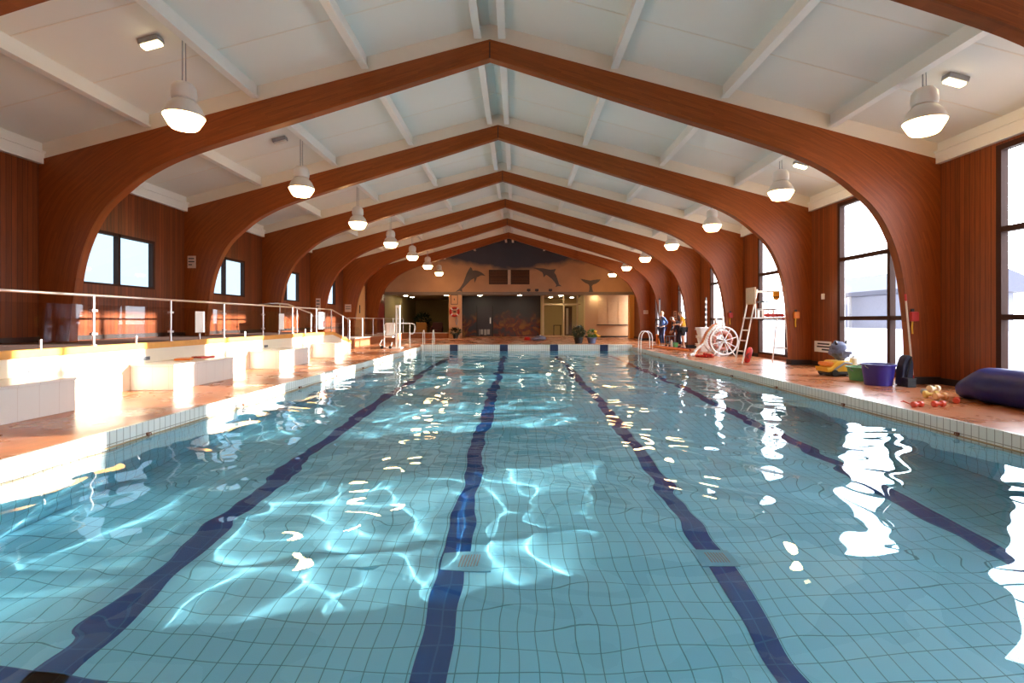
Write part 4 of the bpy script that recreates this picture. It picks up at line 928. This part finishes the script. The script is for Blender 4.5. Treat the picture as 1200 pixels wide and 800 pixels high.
bucket((7.30, 10.35), .295, .43, m_blue, 'purple blue round tub on the right deck by the window')
bucket((7.52, 11.15), .30, .30, m_green, 'green tub mostly hidden behind the purple blue tub')
t = thing('drinks_bottle', (7.38, 24.45, 0), 'white bottle standing behind the small green bucket', 'bottle')
MB().lathe([(.05, 0), (.055, .02), (.055, .3), (.02, .38)], (7.38, 24.45, 0), 14).build('bottle_body', m_paper, t, smooth=True); MB().lathe([(.025, .375), (.025, .42)], (7.38, 24.45, 0), 10).build('cap', m_blue, t)
t = thing('storage_box', (7.66, 10.02, 0), 'small black box on deck right of the purple blue tub', 'box')
B(7.58, 7.74, 9.93, 10.11, 0, .15).build('box_body', m_black, t, bevel=.01); B(7.57, 7.75, 9.92, 10.12, .15, .175).build('lid', m_black, t, bevel=.008)
m_navycloth = M('dark_navy_cloth', (.018, .02, .05), .7, var=.3)
t = thing('sports_bag', (7.84, 10.30, 0), 'tall dark navy bag standing beside the nearest right arch leg', 'bag')
MB().prism([(7.66, 0), (7.90, 0), (7.91, .45), (7.88, .58), (7.82, .62), (7.75, .56), (7.69, .40)], 1, 10.2, 10.40).build('bag_body', m_navycloth, t, bevel=.04)
MB().tube([(7.76, 10.2, .12), (7.76, 10.16, .3), (7.82, 10.17, .5), (7.86, 10.2, .58)], .014, 6).build('strap', m_black, t, smooth=True)
tube_thing('leaning_pole', (7.95, 10.38, 0), 'cream pole with red ends leaning on the nearest right arch leg', 'pole', [('shaft', [(8.0, 10.33, .0), (7.925, 10.44, 1.72)], .018, M('cream_pole_paint', (.72, .58, .46), .4)), ('red_tip', [(7.926, 10.438, 1.70), (7.92, 10.446, 1.84)], .022, m_red), ('red_foot', [(8.001, 10.329, .0), (7.992, 10.342, .2)], .021, m_red)])
for (i, x, z0, mat, lab) in ((3, 8.07, 1.28, m_red, 'red throw bag with yellow strap hung on the nearest right arch leg'), (4, 8.18, 1.36, m_orange, 'orange throw bag hung on the second right arch leg beside the lifeguard chair'), (5, 8.16, 1.40, m_red, 'red throw bag hung on the arch leg beside the reel')):
    y = ARCH_Y[i]; t = thing('throw_bag', (x, y, z0), lab, 'throw bag', 'throw bags on the arches')
    B(x - .075, x + .075, y - .11, y - .012, z0, z0 + .2).build('pouch', mat, t, bevel=.025); B(x - .03, x + .03, y - .03, y - .002, z0 + .12, z0 + .26).build('hook_plate', m_black, t)
    MB().tube([(x - .02, y - .05, z0), (x - .025, y - .04, z0 - .12), (x - .015, y - .04, z0 - .25)], .016, 6).build('strap', m_yellow, t)
# robot pool cleaner and the bag on it
qx, qy = 7.55, 12.1
t = thing('pool_cleaner', (qx, qy, 0), 'yellow wheeled pool cleaner with dark base by the right window', 'pool cleaner')
B(qx - .30, qx + .36, qy - .26, qy + .26, .03, .12).build('chassis', m_black, t, bevel=.03)
MB().prism([(qx - .36, .10), (qx - .38, .22), (qx - .33, .20), (qx - .27, .22), (qx - .14, .36), (qx + .16, .36), (qx + .27, .15), (qx + .25, .10)], 1, qy - .24, qy + .24).build('shell', m_yellow, t, bevel=.03)
MB().tube([(qx - .2, qy - .25, .16), (qx + .02, qy - .27, .32), (qx + .2, qy - .25, .30)], .025, 8).build('handle', m_grey, t, smooth=True)
for sx in (-.2, .22):
    for sy in (-.27, .27): MB().lathe([(.075, -.025), (.085, 0), (.075, .025)], (qx + sx, qy + sy, .08), 16, axis=1).build('wheel', m_black, t, smooth=True)
MB().box(qx - .33, qx - .16, qy - .2, qy + .2, .24, .33).build('bumper', m_orange, t, bevel=.03)
m_bag = M('grey_blue_mesh_cloth', (.14, .17, .30), .7, var=.5, scale=14)
def blob(name, c, r, mat, parent, amp=.25, sc=5, seed=0, n=20, m_=14):
    mb = MB().ball((0, 0, 0), (1, 1, 1), n, m_)
    for i, v in enumerate(mb.v):
        v = Vector(v); k = 1 + amp * noise.noise(v * sc * .4 + Vector((seed, 0, 0)))
        mb.v[i] = (c[0] + v.x * r[0] * k, c[1] + v.y * r[1] * k, c[2] + v.z * r[2] * k)
    return mb.build(name, mat, parent, smooth=True)
t = thing('mesh_bag', (qx + .12, qy, .36), 'crumpled grey blue mesh bag with two dark prongs on the pool cleaner', 'bag')
blob('bag_body', (qx + .08, qy, .585), (.22, .19, .20), m_bag, t, .35, 7, 3)
for s in (-.06, .12): MB().tube([(qx + .05 + s, qy - .05, .66), (qx + .03 + s * 1.2, qy - .06, .76), (qx + .02 + s * 1.4, qy - .06, .83)], [.03, .025, .02], 8).build('prong', m_black, t, smooth=True)
t = thing('filter_cylinder', (qx + .43, qy + .05, .13), 'pale filter cylinder at the rear of the pool cleaner', 'filter'); MB().lathe([(.085, .13), (.09, .15), (.08, .40), (.05, .43)], (qx + .43, qy + .05, 0), 16).build('filter_body', M('pale_filter_cloth', (.72, .68, .55), .7), t, smooth=True); MB().lathe([(.03, .43), (.03, .46)], (qx + .43, qy + .05, 0), 10).build('cap', m_grey, t)
# notices and switch on the right wall
notice('notice', (XR - .002, 14.50, .56), .80, .31, m_paper, 'white notice with black print low on the right wall panel', 0, textrows(3, v0=.26, step=.26, hh=.07), face=-1)
notice('notice', (XR - .002, 28.05, 1.6), .5, .45, m_note, 'cream notice on the far right wall panel behind the person', 0, textrows(3, v0=.26, step=.26, hh=.06), face=-1)
on_arch(8, 8.38, 1.85, .30, .24, 'small cream notice on the farthest right arch leg', textrows(2, v0=.2, step=.35), m_note)
t = thing('light_switch', (XR, 14.47, 1.95), 'small white switch on the right wall panel between window and arch', 'switch'); B(XR - .03, XR - .002, 14.40, 14.54, 1.90, 2.06).build('switch_plate', m_paper, t, bevel=.008); B(XR - .04, XR - .03, 14.44, 14.50, 1.95, 2.01).build('rocker', m_paper, t)
# foam floats and red sinkers on the deck
def dumbbell(p, q, rot, mat, label, r=.06, L=.16, name='foam_float', cat='float', grp='foam floats scattered by the cover'):
    x, y = G(p, q); t = thing(name, (x, y, 0), label, cat, grp); d = Vector((math.cos(rot), math.sin(rot), 0)); c = Vector((x, y, r))
    MB().tube([c - d * L * .3, c + d * L * .3], r * .5, 12).build('bar', mat, t, smooth=True)
    for s in (-1, 1): MB().tube([c + d * L * .28 * s, c + d * L * .33 * s, c + d * L * .6 * s, c + d * L * .66 * s], [r * .8, r, r, r * .8], 14).build('end', mat, t, smooth=True)
cream = M('cream_foam', (.80, .68, .46), .6)
dumbbell(1094, 459, .2, cream, 'cream foam float at the back of the little pile'); dumbbell(1091, 466, -.3, M('pale_yellow_foam', (.85, .62, .18), .6), 'pale yellow foam float in the middle of the little pile'); dumbbell(1102, 468.5, .1, M('apricot_foam', (.85, .50, .24), .6), 'apricot foam float at the front of the little pile'); dumbbell(1083, 462.5, 1.0, m_grey, 'grey foam float at the left end of the little pile', .05, .13)
for p, q, rt, lb in ((1075, 477, .3, 'red dive sinker nearest the pool edge with cord'), (1100, 476.5, .1, 'red dive sinker in front of the foam floats'), (1121, 472, .8, 'red dive sinker at the mouth of the rolled cover')): dumbbell(p, q, rt, M('coral_red', (.75, .09, .04), .4) if p == 1075 else bpy.data.materials['coral_red'], lb, .045, .14, 'dive_sinker', 'sinker', 'red sinkers on the deck')
a, b_ = G(1056, 471), G(1073, 477)
tag(MB().tube([(a[0], a[1], .008), (a[0] + .08, a[1] + .06, .01), ((a[0] + b_[0]) / 2, b_[1] + .14, .008), (b_[0] - .03, b_[1] + .02, .01)], .008, 6).build('cord', bpy.data.materials['coral_red'], None, origin=(a[0], a[1], 0)), 'thin red cord lying on deck beside the nearest sinker', 'cord')
# rolled pool cover
m_cover = M('navy_tarpaulin', (.014, .018, .12), .42, var=.5, scale=3, bump=.4, spec=.3)
t = thing('rolled_pool_cover', (7.56, 6, 0), 'thick navy rolled pool cover lying under the nearest right window', 'pool cover')
def cover():
    mb = MB(); n, k = 64, 28; vs = []
    for i in range(n):
        f = i / (n - 1); y = 8.6 - f * 5.2; e = min(1, .38 + f * 7) ** .6; x = 7.52 + .03 * math.sin(f * 9); rr_ = .30 * e
        for j in range(k):
            a = 2 * math.pi * j / k; w = 1 + .05 * noise.noise(Vector((math.cos(a) * 2, math.sin(a) * 2, f * 22))) + .045 * math.sin(a * 2 + f * 26) * math.sin(f * 40)
            z = .285 * (.92 if e == 1 else e) + rr_ * w * math.sin(a) * .95
            vs.append((x + (1 - e) * .05 + rr_ * 1.12 * w * math.cos(a), y, max(z, .003)))
    fs = [(i * k + j, i * k + (j + 1) % k, (i + 1) * k + (j + 1) % k, (i + 1) * k + j) for i in range(n - 1) for j in range(k)] + [tuple(range(k))[::-1], tuple(range((n - 1) * k, n * k))]
    return mb.add(vs, fs)
cover().build('cover_roll', m_cover, t, smooth=True)
MB().lathe([(.02, 8.59), (.10, 8.60), (.11, 8.66), (.085, 8.72), (.05, 8.66), (.03, 8.62)], (7.55, 0, .125), 16, axis=1).build('rolled_end', m_black, t, smooth=True)
for y in (7.2, 5.2): MB().tube([(7.52 + .352 * math.cos(2 * math.pi * k / 24), y, max(.012, .27 + .308 * math.sin(2 * math.pi * k / 24))) for k in range(24)], .012, 6, closed=True).build('tie_strap', m_black, t)

# ------------------------------------------------------------------ people
def skin_mesh(name, J, E, mat, parent, sub=2, root=0):
    me = bpy.data.meshes.new(name); names = list(J); idx = {n: i for i, n in enumerate(names)}
    me.from_pydata([J[n][0] for n in names], [(idx[a], idx[b]) for a, b in E], [])
    bm = bmesh.new(); bm.from_mesh(me); sl = bm.verts.layers.skin.verify(); bm.verts.ensure_lookup_table()
    for i, n in enumerate(names):
        r = J[n][1]; bm.verts[i][sl].radius = r if isinstance(r, tuple) else (r, r)
        bm.verts[i][sl].use_root = (i == root)
    bm.to_mesh(me); bm.free()
    o = bpy.data.objects.new(name, me); COL.objects.link(o)
    o.modifiers.new('skin', 'SKIN').use_smooth_shade = True; sm = o.modifiers.new('sub', 'SUBSURF'); sm.levels = sub; sm.render_levels = sub
    dg = bpy.context.evaluated_depsgraph_get(); m2 = bpy.data.meshes.new_from_object(o.evaluated_get(dg)); bpy.data.objects.remove(o); m2.name = name
    m2.materials.clear(); m2.materials.append(mat); m2.polygons.foreach_set('use_smooth', [True] * len(m2.polygons))
    o = bpy.data.objects.new(name, m2); COL.objects.link(o); o.parent = parent; return o
m_skin = M('warm_skin', (.62, .34, .22), .5, var=.06)
def person(loc, rot, label, top, bottom, hair, over, sleeves='long', legs='long', shoe=m_black):
    t = thing('person', loc, label, 'person'); t.rotation_euler.z = rot
    P = dict(pelvis=(0, 0, .95), waist=(0, .0, 1.10), chest=(0, .01, 1.32), neck0=(0, .0, 1.46), neck=(0, .02, 1.54), head=(0, .045, 1.63), crown=(0, .035, 1.71), nose=(0, .135, 1.625))
    for s, n in ((-1, 'l'), (1, 'r')):
        P.update({n + 'sh': (s * .17, 0, 1.41), n + 'el': (s * .24, -.05, 1.14), n + 'wr': (s * .24, .08, .92), n + 'hip': (s * .09, 0, .90), n + 'kn': (s * .10, .03, .50), n + 'an': (s * .10, -.02, .09), n + 'to': (s * .12, .14, .04), n + 'he': (s * .10, -.06, .045)})
    P.update(over)
    J = {k: None for k in P}
    rad = dict(pelvis=(.15, .11), waist=(.13, .10), chest=(.155, .11), neck0=(.075, .06), neck=.055, head=(.078, .095), crown=(.06, .075), nose=.016)
    lr = dict(sh=.058, el=.042, wr=.028, hip=.085, kn=.058, an=.036, to=.034, he=.034)
    for k in P: J[k] = (P[k], rad.get(k) or lr[k[1:]])
    E = [('pelvis', 'waist'), ('waist', 'chest'), ('chest', 'neck0'), ('neck0', 'neck'), ('neck', 'head'), ('head', 'crown'), ('head', 'nose')]
    for n in 'lr': E += [('chest', n + 'sh'), (n + 'sh', n + 'el'), (n + 'el', n + 'wr'), ('pelvis', n + 'hip'), (n + 'hip', n + 'kn'), (n + 'kn', n + 'an'), (n + 'an', n + 'to'), (n + 'an', n + 'he')]
    for n, s in (('l', -1), ('r', 1)):
        w = Vector(P[n + 'wr']); d = (w - Vector(P[n + 'el'])).normalized(); sd = d.cross(Vector((0, 1, 0)) if abs(d.y) < .8 else Vector((1, 0, 0))).normalized(); up = sd.cross(d).normalized()
        pm = w + d * .06; J[n + 'palm'] = (tuple(pm), (.034, .017)); E.append((n + 'wr', n + 'palm'))
        for k, (o_, L) in enumerate(((-.030, .075), (-.010, .085), (.010, .08), (.030, .062))):
            b0 = pm + d * .03 + sd * o_; b1 = b0 + d * L * .5 + up * .006; b2 = b0 + d * L * .95 + up * .026
            for q, b in enumerate((b0, b1, b2)): J['%sf%d%d' % (n, k, q)] = (tuple(b), .0088 - .001 * q)
            E += [(n + 'palm', '%sf%d0' % (n, k)), ('%sf%d0' % (n, k), '%sf%d1' % (n, k)), ('%sf%d1' % (n, k), '%sf%d2' % (n, k))]
        b1 = pm - sd * .045 + up * .02; b2 = b1 + d * .04 + up * .012
        J[n + 'th0'] = (tuple(b1), .011); J[n + 'th1'] = (tuple(b2), .009); E += [(n + 'palm', n + 'th0'), (n + 'th0', n + 'th1')]
    body = skin_mesh('body', J, E, m_skin, t)
    def sub(name, keys, edges, f, mat, root=None):
        JJ = {}
        for k, v in keys.items():
            r = J[k][1] if v is None else v; r = r if isinstance(r, tuple) else (r, r); JJ[k] = (J[k][0], (r[0] * f + .008, r[1] * f + .008))
        return skin_mesh(name, JJ, edges, mat, t)
    mid = lambda a, b, f: tuple(Vector(P[a]).lerp(Vector(P[b]), f))
    tk = dict(pelvis=None, waist=None, chest=None, neck0=None); te = [('pelvis', 'waist'), ('waist', 'chest'), ('chest', 'neck0')]
    for n in 'lr':
        J[n + 'sl'] = (mid(n + 'sh', n + 'el', .6), .05); J[n + 'cu'] = (mid(n + 'el', n + 'wr', .92), .034)
        tk[n + 'sh'] = None; te.append(('chest', n + 'sh'))
        if sleeves == 'long': tk[n + 'el'] = None; tk[n + 'cu'] = None; te += [(n + 'sh', n + 'el'), (n + 'el', n + 'cu')]
        else: tk[n + 'sl'] = None; te.append((n + 'sh', n + 'sl'))
    sub('jacket' if sleeves == 'long' else 'shirt', tk, te, 1.10, top)
    bk = dict(pelvis=None); be = []
    for n in 'lr':
        J[n + 'hem'] = (mid(n + 'hip', n + 'kn', .85), .072); J[n + 'leg'] = (mid(n + 'kn', n + 'an', .9), .045)
        bk[n + 'hip'] = None; be.append(('pelvis', n + 'hip'))
        if legs == 'long': bk[n + 'kn'] = None; bk[n + 'leg'] = None; be += [(n + 'hip', n + 'kn'), (n + 'kn', n + 'leg')]
        else: bk[n + 'hem'] = None; be.append((n + 'hip', n + 'hem'))
    sub('trousers' if legs == 'long' else 'shorts', bk, be, 1.12, bottom)
    for n in 'lr': sub('shoe', {n + 'he': None, n + 'to': None}, [(n + 'he', n + 'to')], 1.15, shoe)
    h, c = Vector(P['head']), Vector(P['crown']); ax = (c - h).normalized(); f = (Vector(P['nose']) - h).normalized(); side = ax.cross(f).normalized(); f = side.cross(ax)
    mb = MB(); cc = h + ax * .035 - f * .018; mb.ball((0, 0, 0), (1, 1, 1), 20, 14); keep = []
    for i, v in enumerate(mb.v):
        x, y, z = v
        mb.v[i] = tuple(cc + side * x * .092 + f * y * .105 + ax * (z * .105 if z > -.2 else -.2 * .105 + (z + .2) * .09))
    mb.f = [fc for fc in mb.f if not all((Vector(mb.v[k]) - cc).dot(f) > .035 and (Vector(mb.v[k]) - cc).dot(ax) < .055 for k in fc)]
    o = mb.build('hair', hair, None); o.parent = t
    for s in (-1, 1):
        e = MB().ball(tuple(h + side * s * .032 + f * .082 + ax * .012), .012, 8, 6).build('eye', m_black, None, smooth=True); e.parent = t
        e = MB().ball(tuple(h + side * s * .082 + ax * .0 - f * .008), (.012, .022, .03), 8, 6).build('ear', m_skin, None, smooth=True); e.parent = t
    e = MB().ball(tuple(h + f * .085 - ax * .045), (.024, .01, .007), 8, 6).build('mouth', m_redink, None, smooth=True); e.parent = t
    return t
m_trk = M('blue_tracksuit_cloth', (.10, .20, .50), .7, var=.2); m_slk = M('navy_trouser_cloth', (.03, .045, .14), .75)
person((7.28, 25.7, .008), R(90 + 15), 'standing person in blue jacket and navy trousers facing the pool, hand on hip', m_trk, m_slk, M('fair_hair', (.62, .44, .24), .6), dict(lel=(-.36, -.08, 1.16), lwr=(-.20, .06, 1.03), rel=(.30, -.1, 1.16), rwr=(.22, .1, 1.04), head=(0, .06, 1.63), nose=(0, .15, 1.60), rkn=(.11, .05, .50)), shoe=m_paper)
person((7.72, 23.75, .008), R(90 - 10), 'standing person in yellow short sleeved shirt and dark shorts bending slightly forward', M('yellow_shirt_cloth', (.80, .42, .03), .7), M('black_shorts_cloth', (.02, .02, .025), .8), M('brown_hair', (.10, .05, .025), .6), dict(chest=(0, .06, 1.31), neck0=(0, .08, 1.45), neck=(0, .12, 1.53), head=(0, .16, 1.61), crown=(0, .165, 1.69), nose=(0, .25, 1.585), lsh=(-.17, .06, 1.40), rsh=(.17, .06, 1.40), lel=(-.23, .12, 1.14), rel=(.24, .1, 1.14), lwr=(-.15, .33, 1.12), rwr=(.17, .32, 1.10)), 'short', 'short')
person((7.86, 24.85, .008), R(90 + 10), 'stooping person in dark navy clothes leaning forward beside the yellow shirt', m_navycloth, m_navycloth, M('grey_hair', (.22, .17, .14), .6), dict(pelvis=(0, -.12, .90), waist=(0, -.02, 1.02), chest=(0, .14, 1.17), neck0=(0, .24, 1.25), neck=(0, .31, 1.29), head=(0, .38, 1.34), crown=(0, .42, 1.41), nose=(0, .45, 1.29), lsh=(-.17, .2, 1.22), rsh=(.17, .2, 1.22), lel=(-.2, .25, .95), rel=(.2, .25, .95), lwr=(-.12, .38, .78), rwr=(.12, .38, .78), lhip=(-.09, -.12, .86), rhip=(.09, -.12, .86), lkn=(-.10, .04, .48), rkn=(.10, .04, .48), lan=(-.1, -.03, .09), ran=(.1, -.03, .09)))
for o in bpy.data.objects:
    if '_o' in o: del o['_o']
